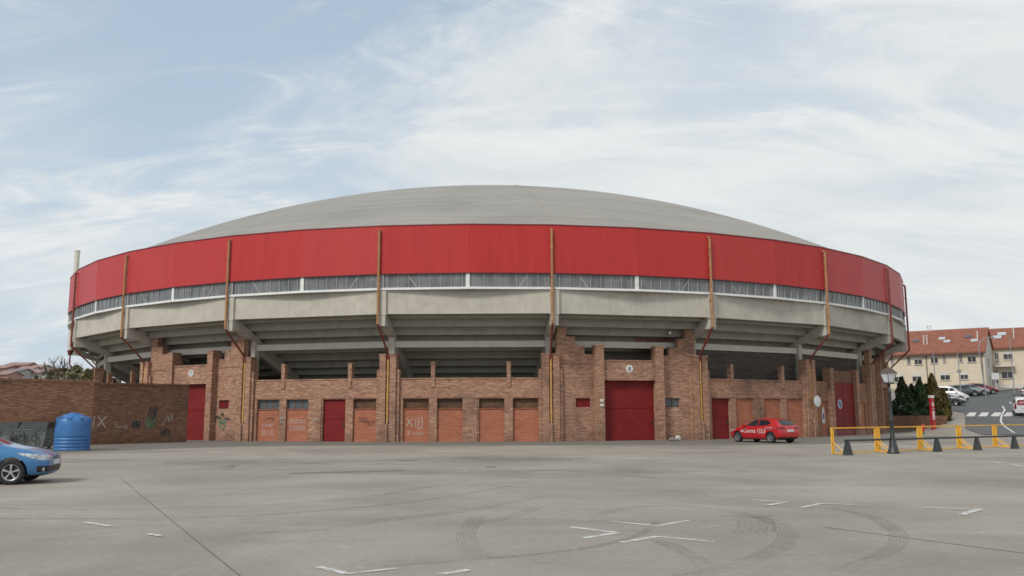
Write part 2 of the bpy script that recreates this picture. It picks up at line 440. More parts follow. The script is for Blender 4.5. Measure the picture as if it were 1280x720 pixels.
def text_mesh(name, s, size, m, parent, mat, bold=0, sx=1):
    cu = bpy.data.curves.new(name, 'FONT'); cu.body = s; cu.size = size; cu.offset = bold; cu.align_x = 'CENTER'
    o = bpy.data.objects.new(name+'_tmp', cu); col.objects.link(o)
    dg = bpy.context.evaluated_depsgraph_get(); me = bpy.data.meshes.new_from_object(o.evaluated_get(dg))
    bpy.data.objects.remove(o)
    me.materials.clear(); me.materials.append(m)
    r = bpy.data.objects.new(name, me); col.objects.link(r); r.parent = parent
    r.matrix_local = mat @ Matrix.Diagonal((sx, 1, 1, 1)); return r

# ================================================================== ARENA
arena = empty('arena', (CX, CY, 0), 0, 'large round brick and concrete bullring arena with red upper cladding and a shallow grey dome', 'arena')
def RM(k, half=0): return Matrix.Rotation(TH0+(k+half)*D, 4, 'Z')
C75, S75 = math.cos(D/2), math.sin(D/2); C37, S37 = math.cos(D/4), math.sin(D/4)

# ---- roof dome
SR, ZC = 84.0, -58.9
mb = MB(); rings = 30; seg = 144; a0 = math.acos((13.75-ZC)/SR)
for i in range(rings+1):
    a = a0*(1-i/rings)
    for j in range(seg):
        t = 2*PI*j/seg
        # 24 very shallow gores
        mb.v.append((SR*math.sin(a)*math.cos(t), SR*math.sin(a)*math.sin(t), ZC+SR*math.cos(a)))
for i in range(rings-1):
    for j in range(seg):
        k = (j+1) % seg; mb.f.append((i*seg+j, i*seg+k, (i+1)*seg+k, (i+1)*seg+j)); mb.m.append(0)
top = rings*seg
for j in range(seg):
    mb.f.append(((rings-1)*seg+j, (rings-1)*seg+(j+1) % seg, top)); mb.m.append(0)
roof = mb.build('roof', dome_m, arena, smooth=True)
seam_m = simple('roof_seam', (.31, .29, .255), .7, var=.2, sc=1)
mb = MB(); th = TH0+4.02*D
pts = []
for i in range(26):
    a = a0*(1-i/30); r = (SR+.01)*math.sin(a); pts.append((r*math.sin(th), -r*math.cos(th), ZC+(SR+.01)*math.cos(a)))
for i, (p, q) in enumerate(zip(pts, pts[1:])):
    mb.tube(p, q, .03, seg=6)
mb.build('roof_seam', seam_m, roof)
# eave gutter between cladding and dome
mb = MB(); mb.lathe([(42.5, 13.7), (41.2, 13.85), (41.2, 13.6), (42.5, 13.5)], 96, closed=True); mb.build('gutter', red_trim, arena)

# ---- half-bay facets: cladding and windows
hw = 42.78*S37; ap = 42.78*C37
mb = MB(); mb.box(-hw, hw, -ap, -ap+.12, 10.80, 13.93); mb.box(-hw, hw, -ap-.03, -ap+.2, 13.93, 14.0, 1); mb.box(-hw, hw, -ap-.02, -ap+.12, 10.75, 10.80, 1)
clad_me = mb.build('cladding_panel', [clad, red_trim], arena, mat=RM(0, .25)).data
bpy.data.objects.remove(bpy.data.objects['cladding_panel'])
wap = 42.66*C37; whw = 42.66*S37
def window_frame(mid_left):
    mb = MB(); y = -wap
    mb.box(-whw, whw, y-.12, y+.1, 9.73, 9.87, 0)             # white sill
    mb.box(-whw, whw, y+.08, y+1.3, 9.70, 9.73, 2)            # soffit
    n = 8
    for i in range(1, n+1):
        u = -whw+2*whw*(i-.5)/n
        mb.box(u-.015, u+.015, y-.03, y+.04, 9.86, 10.76, 1)
    e = whw-.06
    for sgn in (-1, 1):
        thick = .06 if sgn == (1 if mid_left else -1) else .045
        mb.box(sgn*e-thick, sgn*e+thick, y-.06, y+.08, 9.86, 10.76, 0 if sgn == (1 if mid_left else -1) else 1)
    u0 = (-.2 if not mid_left else .2)
    return mb
frames = []
for ml in (True, False):
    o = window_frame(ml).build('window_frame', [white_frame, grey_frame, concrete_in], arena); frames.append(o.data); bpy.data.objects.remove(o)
mb = MB(); mb.box(-whw, whw, -wap+.02, -wap+.05, 9.87, 10.80); o = mb.build('glass', glass, arena); glass_me = o.data; bpy.data.objects.remove(o)
def brace_mesh(sg):
    mb = MB(); y = -wap+.005
    mb.prism([(sg*.5, y, 9.9), (sg*.56, y, 9.9), (sg*1.16, y, 10.72), (sg*1.10, y, 10.72)], (0, .01, 0)); return mb
braces = []
for sg in (-1, 1):
    o = brace_mesh(sg).build('brace', grey_frame, arena); braces.append(o.data); bpy.data.objects.remove(o)
I4 = Matrix.Identity(4)
for h in range(48):
    M = Matrix.Rotation(TH0+(h+.5)*D/2, 4, 'Z')
    place('cladding_panel', clad_me, arena, M)
    if h <= 18 or h >= 42:
        w = place('window_strip', frames[h % 2], arena, M)
        place('glass', glass_me, w, I4)
        place('brace', braces[h % 2], w, I4)
    else:
        place('window_strip', frames[h % 2], arena, M)

# ---- bays: ring beam, terrace, lower beam
bap = 42.66*C75; bhw = 42.66*S75
mb = MB(); mb.box(-bhw+.3, bhw-.3, -bap, -bap+.3, 8.18, 9.71); o = mb.build('ring_beam', concrete, arena); ring_me = o.data; bpy.data.objects.remove(o)
mb = MB()
for k in range(0, 16):
    Rk = 41.9-.9*k; zk = 8.09-.47*k
    for (r0, r1, z0, z1) in ((Rk-.14, Rk, zk-.10, zk+.53), (Rk-.9, Rk-.14, zk, zk+.10)):
        ya, yb = -r1*C75, -r0*C75; ha, hb = r1*S75, r0*S75
        mb.prism([(-ha, ya, z0), (ha, ya, z0), (hb, yb, z0), (-hb, yb, z0)], (0, 0, z1-z0))
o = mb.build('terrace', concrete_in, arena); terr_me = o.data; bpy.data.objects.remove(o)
lb = 40.15
mb = MB(); mb.box(-lb*S75+.2, lb*S75-.2, -lb*C75, -lb*C75+.28, 6.21, 6.63); o = mb.build('lower_beam', concrete_lit, arena); lb_me = o.data; bpy.data.objects.remove(o)
# ---- pillars: bracket + raker, column, downpipe
mb = MB(); tl = lambda r: 8.07-.5222*(41.9-r)
prof = [(42.72, 7.41), (42.72, 9.68), (42.25, 9.68), (42.2, tl(42.2)), (26.6, tl(26.6)), (26.6, 0), (27.6, 0), (39.6, tl(39.6)-1.0), (39.9, 6.62), (40.25, 6.88), (40.9, 7.02), (41.5, 7.28), (41.95, 7.41)]
mb.prism([(-.24, -r, z) for r, z in prof], (.48, 0, 0))
mb.box(-.3, .3, -42.76, -42.3, 8.10, 9.69)
o = mb.build('bracket', concrete, arena); brk_me = o.data; bpy.data.objects.remove(o)
mb = MB(); mb.box(-.2, .2, -40.28, -39.8, 0, 6.9); o = mb.build('column', concrete, arena); col_me = o.data; bpy.data.objects.remove(o)
mb = MB()
mb.tube((-.18, -42.92, 13.6), (-.18, -42.92, 7.5), .085, mi=0)
mb.tube((-.18, -42.92, 13.6), (-.18, -42.6, 13.72), .085, mi=0)
for z in (12.4, 11.0, 9.3): mb.box(-.28, -.08, -42.95, -42.7, z, z+.05, 0)
mb.tube((-.18, -42.92, 7.52), (0, -41.05, 5.72), .07, mi=1)
mb.tube((0, -41.05, 5.75), (0, -41.02, 5.35), .07, mi=1)
mb.tube((0, -41.0, 5.5), (0, -41.0, 1.25), .075, mi=0)
mb.tube((0, -41.0, 1.3), (0, -41.2, 1.05), .06, mi=2)
mb.tube((0, -41.2, 1.08), (0, -41.2, .0), .055, mi=2)
for z in (4.4, 3.0, 1.8): mb.box(-.1, .1, -41.08, -40.8, z, z+.05, 0)
o = mb.build('downpipe', [ochre, rust, greypipe, brownpipe], arena); pipe_me = o.data; bpy.data.objects.remove(o)
mb.m = [3 if x == 0 and min(mb.v[i][2] for i in mb.f[q]) > 7 else x for q, x in enumerate(mb.m)]
for _i, _x in enumerate(mb.m): pipe_me.polygons[_i].material_index = _x
mb2 = MB(); mb2.v = list(mb.v); mb2.f = list(mb.f); mb2.m = [1 if x == 3 and min(mb.v[i][2] for i in mb.f[q]) > 7 else x for q, x in enumerate(mb.m)]
o = mb2.build('downpipe', [ochre, rust, greypipe], arena); pipe_red = o.data; bpy.data.objects.remove(o)
# brick pillar with a pipe groove
mb = MB()
us = [-.56, -.14, .14, .56]; zs = [0, 1.15, 5.62]
wallmesh(us, zs, lambda u, z: not (abs(u) < .14 and z > 1.15), -41.1, -40.86, mb)
mb.box(-.56, .56, -40.86, -40.4, 0, 5.6)
mb.box(-.6, -.12, -41.13, -40.4, 5.62, 5.72); mb.box(.12, .6, -41.13, -40.4, 5.62, 5.72)
mb.box(-.76, -.57, -40.98, -40.5, 0, 4.7); mb.box(.57, .76, -40.98, -40.5, 0, 4.7)
o = mb.build('brick_pillar', brick, arena); pil_me = o.data; bpy.data.objects.remove(o)
VIS = list(range(-2, 10))
for k in range(-2, 22):
    front = k in VIS
    place('ring_beam', ring_me, arena, RM(k, .5))
    place('terrace', terr_me, arena, RM(k, .5))
    place('bracket', brk_me, arena, RM(k))
    place('column', col_me, arena, RM(k))
    if front:
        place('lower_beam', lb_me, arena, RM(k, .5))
        p = place('brick_pillar', pil_me, arena, RM(k))
        if k != -1: place('downpipe', pipe_red if k in (0, 7, 8, 9, -2) else pipe_me, arena, RM(k))

# ---- ground-floor brick bays
YW = -40.55                                    # wall front in the bay frame
def panel(x0, x1, z0, z1, y, name, m_, M, parent=arena, th=.06):
    mb = MB(); c = (x0+x1)/2
    mb.box(x0-c, x1-c, 0, th, 0, z1-z0)
    return mb.build(name, m_, parent, mat=M @ Matrix.Translation((c, y, z0)))
def door(x0, x1, z1, y, M, name='door', leaves=2, m_=None):
    w = (x1-x0)/2; c = (x0+x1)/2; mb = MB(); n = leaves
    mb.box(-w, w, 0, .05, 0, z1)
    for i in range(n):
        a = -w+2*w*i/n+.03; b = -w+2*w*(i+1)/n-.03
        mb.box(a, b, -.03, 0, .05, z1*.52); mb.box(a, b, -.03, 0, z1*.54, z1-.04)
    d = mb.build(name, m_ or door_paint, arena, mat=M @ Matrix.Translation((c, y, 0)))
    hb = MB(); hb.box(-.02 if n > 1 else w-.22, .10 if n > 1 else w-.12, -.07, -.03, 1.0, 1.25); hb.build('handle', black_metal, d)
    return d
PAN = [(-4.35, -2.65), (-2.12, -.45), (.62, 2.29), (2.85, 4.52)]
def garage_bay(k, kinds):
    M = RM(k, .5)
    us = [-5.2]+[x for p in PAN for x in p]+[5.2]; zs = [0, 2.79, 4.06]
    inside = lambda u: any(a < u < b for a, b in PAN)
    mb = wallmesh(us, zs, lambda u, z: not (z < 2.79 and inside(u)), YW, YW+.4)
    mb.box(-5.1, 5.1, YW-.04, YW+.42, 4.06, 4.15)
    mb.box(-4.95, 5.0, YW-.035, YW, 2.85, 2.93)
    mb.box(.3, .52, YW-.06, YW, 0, 2.85)
    for a, b in PAN:
        mb.box(a-.16, a-.0, YW-.03, YW, 0, 2.85) if a != .62 else None
    mb.build('brick_wall', brick, arena, mat=M)
    for u in (-2.4, 2.58):
        mb = MB(); mb.box(-.13, .13, YW-.08, YW+.3, 3.55, 5.12); mb.box(-.15, .15, YW-.1, YW+.32, 5.12, 5.2)
        mb.build('parapet_post', brick, arena, mat=M @ Matrix.Translation((u, 0, 0)))
    out = []
    for (a, b), kd in zip(PAN, kinds):
        if kd == 'door':
            out.append(door(a, b, 2.79, YW+.2, M, leaves=1))
        else:
            if kd == 'plain': out.append(panel(a, b, 0, 2.79, YW+.1, 'infill_panel', terracotta, M)); continue
            out.append(panel(a, b, 0, 2.15, YW+.12, 'infill_panel', terracotta, M))
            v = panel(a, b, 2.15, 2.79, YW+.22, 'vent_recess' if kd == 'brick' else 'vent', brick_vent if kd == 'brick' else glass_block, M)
            mb = MB(); w = (b-a)/2
            if kd == 'glass':
                for i in range(1, 3):
                    mb = MB(); mb.box(-w+2*w*i/3-.03, -w+2*w*i/3+.03, -.03, 0, 0, .64); mb.build('vent_bar', brick_dark, v)
            mb = MB(); mb.box(a-.0, b+.0, YW+.06, YW+.2, 2.11, 2.15); mb.build('ledge', terracotta, arena, mat=M)
    return M, out
G2, P2 = garage_bay(2, ['glass', 'glass', 'door', 'brick'])
G3, P3 = garage_bay(3, ['brick', 'brick', 'brick', 'brick'])
G5, P5 = garage_bay(5, ['door', 'plain', 'plain', 'plain'])
def gate_bay(k, num, win_mats, gate_w=1.86):
    M = RM(k, .5); c = .08
    prof = [(2.42, 3.05, 5.69), (3.05, 3.7, 6.27), (3.7, 4.3, 6.86), (4.3, 4.96, 7.47)]
    us = sorted([c+s*x for s in (-1, 1) for x in (2.42, 2.68, 3.05, 3.7, 4.3, 4.96)]+[c-gate_w, c+gate_w])
    zs = [0, 2.2, 2.8, 3.97, 5.32, 5.69, 6.27, 6.86, 7.47]
    def filled(u, z):
        a = abs(u-c)
        if a < gate_w: return False
        if 2.68 < a < 3.7 and 2.2 < z < 2.8: return False
        if a < 2.42: return z < 5.69
        for x0, x1, t in prof:
            if x0 <= a <= x1: return z < t
        return False
    for s in (-1, 1):
        mb = wallmesh(us, zs, lambda u, z: (u-c)*s > 0 and filled(u, z), YW, YW+.45)
        x0, x1 = sorted((c+s*2.42, c+s*4.96)); mb.box(x0, x1, YW-.04, YW, 5.08, 5.2)
        mb.build('brick_wall', brick, arena, mat=M)
    for s in (-1, 1):
        mb = MB(); x0, x1 = sorted((c+s*gate_w, c+s*2.42)); mb.box(x0, x1, YW-.5, YW-.001, 0, 6.2); mb.box(x0-.03, x1+.03, YW-.53, YW+.3, 6.2, 6.3)
        mb.box(x0+.002, x1-.002, YW, YW+.3, 5.69, 6.2)
        mb.build('portal_pillar', brick, arena, mat=M)
        x0, x1 = sorted((c+s*2.68, c+s*3.7))
        w = panel(x0, x1, 2.2, 2.8, YW+.14, 'window', win_mats[(s+1)//2], M)
        mb = MB(); mb.box(-.51, .51, -.03, 0, .0, .05); mb.box(-.51, .51, -.03, 0, .55, .6); mb.box(-.025, .025, -.03, 0, .05, .55); mb.build('frame', win_mats[(s+1)//2] if s < 0 else black_metal, w)
    mb = MB(); mb.box(c-gate_w, c+gate_w, YW-.3, YW+.15, 3.97, 5.24); mb.box(c-gate_w, c+gate_w, YW-.34, YW+.19, 5.24, 5.33)
    mb.build('lintel', brick, arena, mat=M)
    door(c-gate_w, c+gate_w, 3.97, YW+.1, M, 'gate', 1)
    mb = MB(); mb.lathe([(.001, -.03), (.24, -.03), (.26, 0), (.001, 0)], 24, 'y')
    sg = mb.build('gate_number_sign', white_sign, arena, mat=M @ Matrix.Translation((c, YW-.305, 4.74)))
    if num: text_mesh('number', num, .38, dark_spray, sg, Matrix.Translation((0, -.034, -.135)) @ Matrix.Rotation(PI/2, 4, 'X'), .008)
    # inner dark brick return behind the opening
    mb = MB(); mb.box(1.3, 4.3, -38.9, -38.6, 6.2, 7.05); mb.build('inner_wall', brick, arena, mat=M)
    return M
G4 = gate_bay(4, '8', [door_paint, glass_block])
G1 = gate_bay(1, '7', [door_paint, door_paint])
gate_bay(7, '', [door_paint, glass_block])
# flood lamp under the stand in the main gate bay and small meter boxes on the portal
mb = MB(); mb.box(-.14, .14, -.1, .05, -.12, .12, 0); mb.box(-.11, .11, -.12, -.1, -.09, .09, 1); mb.tube((0, 0, .1), (0, .1, .45), .02, mi=0)
mb.build('floodlight', [black_metal, white_sign], arena, mat=G4 @ Matrix.Translation((3.3, -40.3, 7.25)))
for z in (2.25, 2.55):
    mb = MB(); mb.box(-.1, .1, -.06, 0, 0, .17); mb.build('meter_box', white_sign, arena, mat=G4 @ Matrix.Translation((-2.0, YW-.5, z)))
# bay 6: tall double door between posts
M6 = RM(6, .5)
ops = [(-3.75, -2.6, 2.65), (-1.95, 2.05, 9), (2.75, 4.1, 2.65)]
us = [-5.2, -3.75, -2.6, -1.95, 2.05, 2.75, 4.1, 5.2]
for s in (-1, 1):
    mb = wallmesh(us, [0, 2.65, 4.06], lambda u, z: u*s > 0 and not any(a < u < b and z < t for a, b, t in ops), YW, YW+.4)
    x0, x1 = ((-5.1, -2.4) if s < 0 else (2.5, 5.1)); mb.box(x0, x1, YW-.04, YW+.42, 4.06, 4.15)
    mb.build('brick_wall', brick_old, arena, mat=M6)
for a, b in ((-2.45, -1.95), (2.05, 2.5)):
    mb = MB(); mb.box(a, b, YW-.32, YW+.35, 0, 5.12); mb.box(a-.03, b+.03, YW-.35, YW+.38, 5.12, 5.2); mb.build('portal_pillar', brick, arena, mat=M6)
mb = MB(); mb.box(-1.95, 2.05, YW-.02, YW+.3, 4.12, 5.05); mb.build('lintel', brick_dark, arena, mat=M6)
door(-1.95, 2.05, 4.12, YW, M6, 'gate', 2)
panel(-3.75, -2.6, 0, 2.65, YW+.1, 'infill_panel', terracotta, M6); panel(2.75, 4.1, 0, 2.65, YW+.1, 'infill_panel', terracotta, M6)
def disc_sign(name, r, M, u, y, z, mats, kind):
    mb = MB(); mb.lathe([(.001, -.02), (r*.8, -.02)], 28, 'y', mi=1 if kind == 'blue' else 0)
    mb.lathe([(r*.8, -.02), (r, -.02), (r, 0), (.001, 0)], 28, 'y', mi=0)
    if kind == 'blue':
        mb.prism([(-r*.52, -.025, -r*.62), (-r*.62, -.025, -r*.52), (r*.52, -.025, r*.62), (r*.62, -.025, r*.52)], (0, .003, 0), 2)
    return mb.build(name, mats, arena, mat=M @ Matrix.Translation((u, y, z)))
disc_sign('no_parking_sign', .36, M6, -.55, YW-.035, 2.45, [white_sign, blue_sign, white_sign], 'blue')
mb = MB(); mb.prism([(-.2, 0, 0), (.2, 0, 0), (.2, 0, .75), (.1, 0, 1.1), (0, 0, 1.25), (-.1, 0, 1.1), (-.2, 0, .75)], (0, .03, 0), 0)
mb.box(-.12, .12, -.005, 0, .3, .75, 1); mb.build('information_sign', [white_sign, blue_sign], arena, mat=M6 @ Matrix.Translation((-3.2, YW+.06, 1.0)))
mb = MB(); mb.box(-.22, .22, 0, .03, 0, .6, 0); mb.box(-.14, .14, -.005, 0, .25, .5, 1); mb.build('notice_board', [white_sign, door_paint], arena, mat=M6 @ Matrix.Translation((3.2, YW+.06, 1.75)))
mb = MB(); mb.lathe([(.001, -.04), (.40, -.02), (.42, 0), (.001, .02)], 28, 'y'); mb.tube((0, 0, 0), (0, .3, 0), .04)
mb.build('round_sign', white_sign, arena, mat=RM(6) @ Matrix.Translation((.1, -41.45, 2.62)))
mnet, nt, b = new_mat('netting'); b.inputs['Base Color'].default_value = (.13, .115, .105, 1); b.inputs['Roughness'].default_value = .95; b.inputs['Specular IOR Level'].default_value = .1
nt.links.new(mrange(nt, noise_n(nt, coords(nt), .8, 4), .3, .7, .22, .45), b.inputs['Alpha'])
for k_ in (5, 6):
    mb = MB(); mb.box(-5.05, 5.05, YW+.9, YW+.91, 3.9, 6.2); mb.build('netting', mnet, arena, mat=RM(k_, .5))
# remaining bays, seen only edge-on or from the side
for k in (-2, -1, 0, 8, 9):
    M = RM(k, .5); mb = MB(); mb.box(-5.2, 5.2, YW, YW+.4, 0, 4.06); mb.box(-5.1, 5.1, YW-.04, YW+.42, 4.06, 4.15)
    for u in (-2.4, 2.58): mb.box(u-.13, u+.13, YW-.08, YW+.3, 4.15, 5.2)
    mb.build('brick_wall', brick_old, arena, mat=M)
mb = MB()
for k in range(10, 22):
    pass
mb.lathe([(40.6, 0), (40.6, 4.15), (40.2, 4.15), (40.2, 0)], 96)
keep = [i for i, f in enumerate(mb.f) if math.cos(math.atan2(sum(mb.v[j][1] for j in f), sum(mb.v[j][0] for j in f))-PI/2+.0) > .25]
mb.f = [mb.f[i] for i in keep]; mb.m = [0]*len(mb.f)
mb.build('rear_wall', brick_old, arena)
# tall pale vent pipe on the left flank
th = TH0-D; rr = 43.25
mb = MB(); px, py = rr*math.sin(th+.035)+1.25, -rr*math.cos(th+.035)-.6
mb.tube((px, py, 7.7), (px, py, 16.9), .24, .24, seg=12, mi=0); mb.tube((px, py, 16.9), (px, py, 17.05), .27, mi=0, seg=12)
mb.tube((px, py, 7.7), (px, py, 7.3), .3, .16, mi=1, seg=12)
ix, iy = 40.9*math.sin(th+.06), -40.9*math.cos(th+.06)
mb.tube((px, py, 7.4), (px, py, 6.4), .07, mi=1); mb.tube((px, py, 6.42), (ix, iy, 4.6), .07, mi=1)
mb.tube((px, py, 12.6), (px*.985, py*.985, 12.6), .06, mi=1)
mb.build('vent_pipe', [cream_pipe, rust], arena)

# ---- graffiti on the arena
def strokes(name, lines, w, m_, parent, M, y=-.008):
    mb = MB()
    for ln in lines: mb.ribbon([(a, 0, b) for a, b in ln], w, (0, -1, 0), -y)
    o = mb.build(name, m_, parent, fix=False)
    o.matrix_local = M; return o
def scribble(n, w, h, seed, per=7):
    r = random.Random(seed); out = []; x = 0
    for i in range(n):
        cx = w*(i+.5)/n; s = w/n*.42; p = []
        a = r.random()*6
        for q in range(per):
            p.append((cx+s*math.cos(a+q*r.uniform(.8, 1.3)), h/2+h/2*math.sin(a*1.3+q*r.uniform(.9, 1.5))))
        out.append(p)
    return out
def TR(u, z, dy=0): return Matrix.Translation((u, dy, z))
# panel objects have their origin at the foot centre of the panel; panel front is y=0
p = P3[0]                                                   # XIIJ with a small line under it
strokes('graffiti', [[(-.62, 1.02), (-.22, 1.55)], [(-.62, 1.55), (-.2, .98)], [(-.02, 1.55), (-.02, 1.0)], [(.17, 1.55), (.17, 1.0)],
                     [(.40, 1.58), (.41, 1.1), (.36, .92), (.24, .84), (.12, .86), (.04, .92)]], .05, chalk, p, TR(0, 0))
strokes('graffiti', [[(-.5, .68), (-.5, .42)], [(-.5, .66), (-.3, .68)], [(-.5, .56), (-.34, .57)]]+[[(a-.2, b+.45) for a, b in l] for l in scribble(7, .75, .16, 3, 5)], .03, chalk, p, TR(0, 0))
p = P2[0]
text_mesh('graffiti', 'Bug', .62, chalk, p, Matrix.Translation((-.05, -.008, .42)) @ Matrix.Rotation(PI/2, 4, 'X') @ Matrix.Rotation(.12, 4, 'Z'), -.012)
strokes('graffiti', [[(a-.45, b+.95) for a, b in l] for l in scribble(5, .85, .22, 8, 6)], .03, chalk, p, TR(0, 0))
strokes('graffiti', [[(a-.35, b+1.35) for a, b in l] for l in scribble(4, .8, .25, 11, 6)], .04, dark_spray, p, TR(0, 0))
p = P2[1]
for z0, sd in ((1.3, 21), (.85, 22)):
    strokes('graffiti', [[(a-.6, b+z0) for a, b in l] for l in scribble(8, 1.2, .2, sd, 6)]+[[(-.6, z0-.08), (.6, z0-.06)]], .03, chalk, p, TR(0, 0))
p = P2[3]
text_mesh('graffiti', '50/', .5, black_paint, p, Matrix.Translation((-.18, -.008, 1.25)) @ Matrix.Rotation(PI/2, 4, 'X') @ Matrix.Rotation(-.05, 4, 'Z'), 0)
text_mesh('graffiti', '/97', .5, black_paint, p, Matrix.Translation((.3, -.008, 1.0)) @ Matrix.Rotation(PI/2, 4, 'X') @ Matrix.Rotation(-.1, 4, 'Z'), 0)
for u, z, s in ((-2.4, 1.45, 31), (-2.35, 1.2, 32), (.1, 1.35, 33)):
    strokes('graffiti', [[(a-.15, b) for a, b in l] for l in scribble(3, .32, .15, s, 5)], .07, grey_spray, arena, G2 @ TR(u, z, YW-.035))
# stencil figure by the left gate
strokes('graffiti', [[(-.75, .78), (-.4, .9), (-.1, .78)], [(.35, .8), (.8, .72)], [(-.1, 1.05), (.1, 1.12), (.18, .95)]], .14, dark_spray, arena, G1 @ TR(3.15, .75, YW-.02))
strokes('graffiti', [[(-.15, .85), (-.2, .4), (-.05, .02)], [(.3, .85), (.4, .4), (.15, .02)], [(.05, .8), (.1, .35)], [(-.2, .5), (.4, .5)]], .13, green_spray, arena, G1 @ TR(3.15, .75, YW-.02))

# ================================================================== PERIMETER WALL
A = Vector((-36.5, 42.7, 0)); B = Vector((-25.79, 53.58, 0)); E_ = Vector((-21.55, 57.92, 0))
def wall_between(name, P, Q, h, m_, label, step=0):
    d = Q-P; L = d.length; rz = math.atan2(d.y, d.x)
    root = empty(name, P, rz, label, 'wall')
    mb = MB(); mb.box(0, L, 0, .38, 0, h-.12); mb.build('wall_body', m_, root)
    mb = MB(); mb.box(0, L, -.05, .43, h-.12, h); mb.build('coping', m_, root)
    return root
w1 = wall_between('brick_wall', A, B, 3.92, brick_old, 'orange brown brick perimeter wall behind the blue tank and the waste container')
w2 = wall_between('brick_wall', B, E_, 3.80, brick_dark, 'dark sooty brick wall with IX painted on it beside the left red gate')
def wl(px): # px on the photo -> distance along wall 2
    r = ray(px, 530); d = (E_-B).normalized()
    n = Vector((-d.y, d.x)); t = (B.x*n.x+B.y*n.y)/(r.x*n.x+r.y*n.y)
    return (r.x*t-B.x)*d.x+(r.y*t-B.y)*d.y
s = wl(116); e = wl(132)
strokes('graffiti', [[(s, 1.05), (s+.08, 1.72)]], .06, chalk, w2, I4)
strokes('graffiti', [[(s+.25, 1.08), (e+.02, 1.72)], [(s+.3, 1.72), (e, 1.02)]], .06, chalk, w2, I4)
s = wl(145)
strokes('graffiti', [[(s+.05, 1.4), (s-.02, 1.2), (s+.1, 1.05), (s+.3, 1.02), (s+.4, 1.1)], [(s+.55, 1.15), (s+.48, 1.0), (s+.62, .92), (s+.72, 1.05), (s+.58, 1.16)]], .05, grey_spray, w2, I4)
for px, z, sd, m_, w_, h_ in ((170, 1.2, 41, dark_spray, .5, .5), (190, 1.9, 42, dark_spray, .6, .9), (188, 1.3, 43, green_spray, .7, .8), (207, .7, 44, dark_spray, .6, .5)):
    s = wl(px); strokes('graffiti', [[(a+s-w_/2, b+z-h_/2) for a, b in l] for l in scribble(4, w_, h_, sd, 7)], .07, m_, w2, I4, y=-.006)
s = wl(203); strokes('graffiti', [[(s, 1.1), (s+.35, 1.75)], [(s+.35, 1.75), (s+.4, 1.35)], [(s+.4, 1.35), (s+.6, 1.8)], [(s+.62, 1.8), (s+.66, 1.4)]], .05, grey_spray, w2, I4, y=-.012)

# ================================================================== GROUND
def grid_axis(lo, hi, fine0, fine1, step):
    a = [lo]; x = lo
    pts = []
    v = fine0; pts = []
    while v <= fine1+1e-6: pts.append(v); v += step
    out = []; s = step; v = fine0
    while v > lo: s *= 1.6; v -= s; out.append(max(v, lo))
    out = out[::-1]+pts; s = step; v = fine1
    while v < hi: s *= 1.6; v += s; out.append(min(v, hi))
    return out
xs = grid_axis(-3000, 3000, -40, 120, 2.0); ys = grid_axis(-600, 4000, 40, 200, 2.0)
mb = MB(); mb.v = [(x, y, terr(x, y)) for y in ys for x in xs]
nx = len(xs)
for j in range(len(ys)-1):
    for i in range(nx-1): mb.f.append((j*nx+i, j*nx+i+1, (j+1)*nx+i+1, (j+1)*nx+i)); mb.m.append(0)
tag(mb.build('ground', lot, smooth=True, fix=False), kind='structure')
def sheet(name, pts, m_, z=.004):
    mb = MB(); mb.poly([(p[0], p[1], (p[2] if len(p) > 2 else 0)+z) for p in pts]); o = mb.build(name, m_, fix=False); o['kind'] = 'structure'
    bm = bmesh.new(); bm.from_mesh(o.data)
    for f in bm.faces:
        if f.normal.z < 0: f.normal_flip()
    bmesh.ops.triangulate(bm, faces=bm.faces[:]); bm.to_mesh(o.data); bm.free(); return o
# darker asphalt apron along the walls
inner = [(-34.0, 45.0), (-25.6, 53.6), (-21.7, 57.8)]
arc = lambda r, a: (CX+r*math.sin(a), CY-r*math.cos(a))
outer = [(-40, 29.5), (-30, 35), (-24.5, 38.8), (-21, 43), (-18, 47.6), (-15.5, 50.2), (-9, 50.9), (-1.9, 50.2), (6, 49.6), (11.5, 49.3), (17.6, 50.2), (24, 54), (29, 60), (33, 66)]
inn = [arc(40.7, a) for a in [TH0+D*(1.2+i*.25) for i in range(23)]]
sheet('pavement_apron', outer+inn[::-1]+inner[::-1]+[(-44, 35)], apron_m)
def draped(name, left, right, m_, z, n=1, kind='structure'):
    """strip between two polylines of the same length, resting on the terrain"""
    mb = MB(); rows = []
    L = []; R = []
    for i in range(len(left)-1):
        for t in range(8):
            L.append(Vector(left[i]).lerp(Vector(left[i+1]), t/8)); R.append(Vector(right[i]).lerp(Vector(right[i+1]), t/8))
    L.append(Vector(left[-1])); R.append(Vector(right[-1]))
    W = 12
    for a, b in zip(L, R):
        row = []
        for k in range(W+1):
            p = a.lerp(b, k/W); row.append((p.x, p.y, terr(p.x, p.y)+z))
        rows.append(row)
    for r0, r1 in zip(rows, rows[1:]):
        for k in range(W): mb.quad(r0[k], r0[k+1], r1[k+1], r1[k])
    o = mb.build(name, m_, smooth=False, fix=False); o['kind'] = kind; return o
draped('road', [(36.5, 68), (38.3, 74), (42.5, 82), (46.6, 90), (47, 96), (53, 106), (64, 120), (80, 134), (110, 150)],
       [(60, 60), (62, 68), (64, 76), (66, 84), (69, 92), (74, 100), (83, 112), (95, 124), (120, 140)], road_m, .05)
draped('pavement', [(42, 96), (46, 104), (54, 116), (60, 122.5), (74, 133.5), (104, 152)], [(46.9, 95), (52.8, 106), (58, 112.5), (63.8, 120.2), (79.5, 134.3), (109, 151)], pave_m, .14)
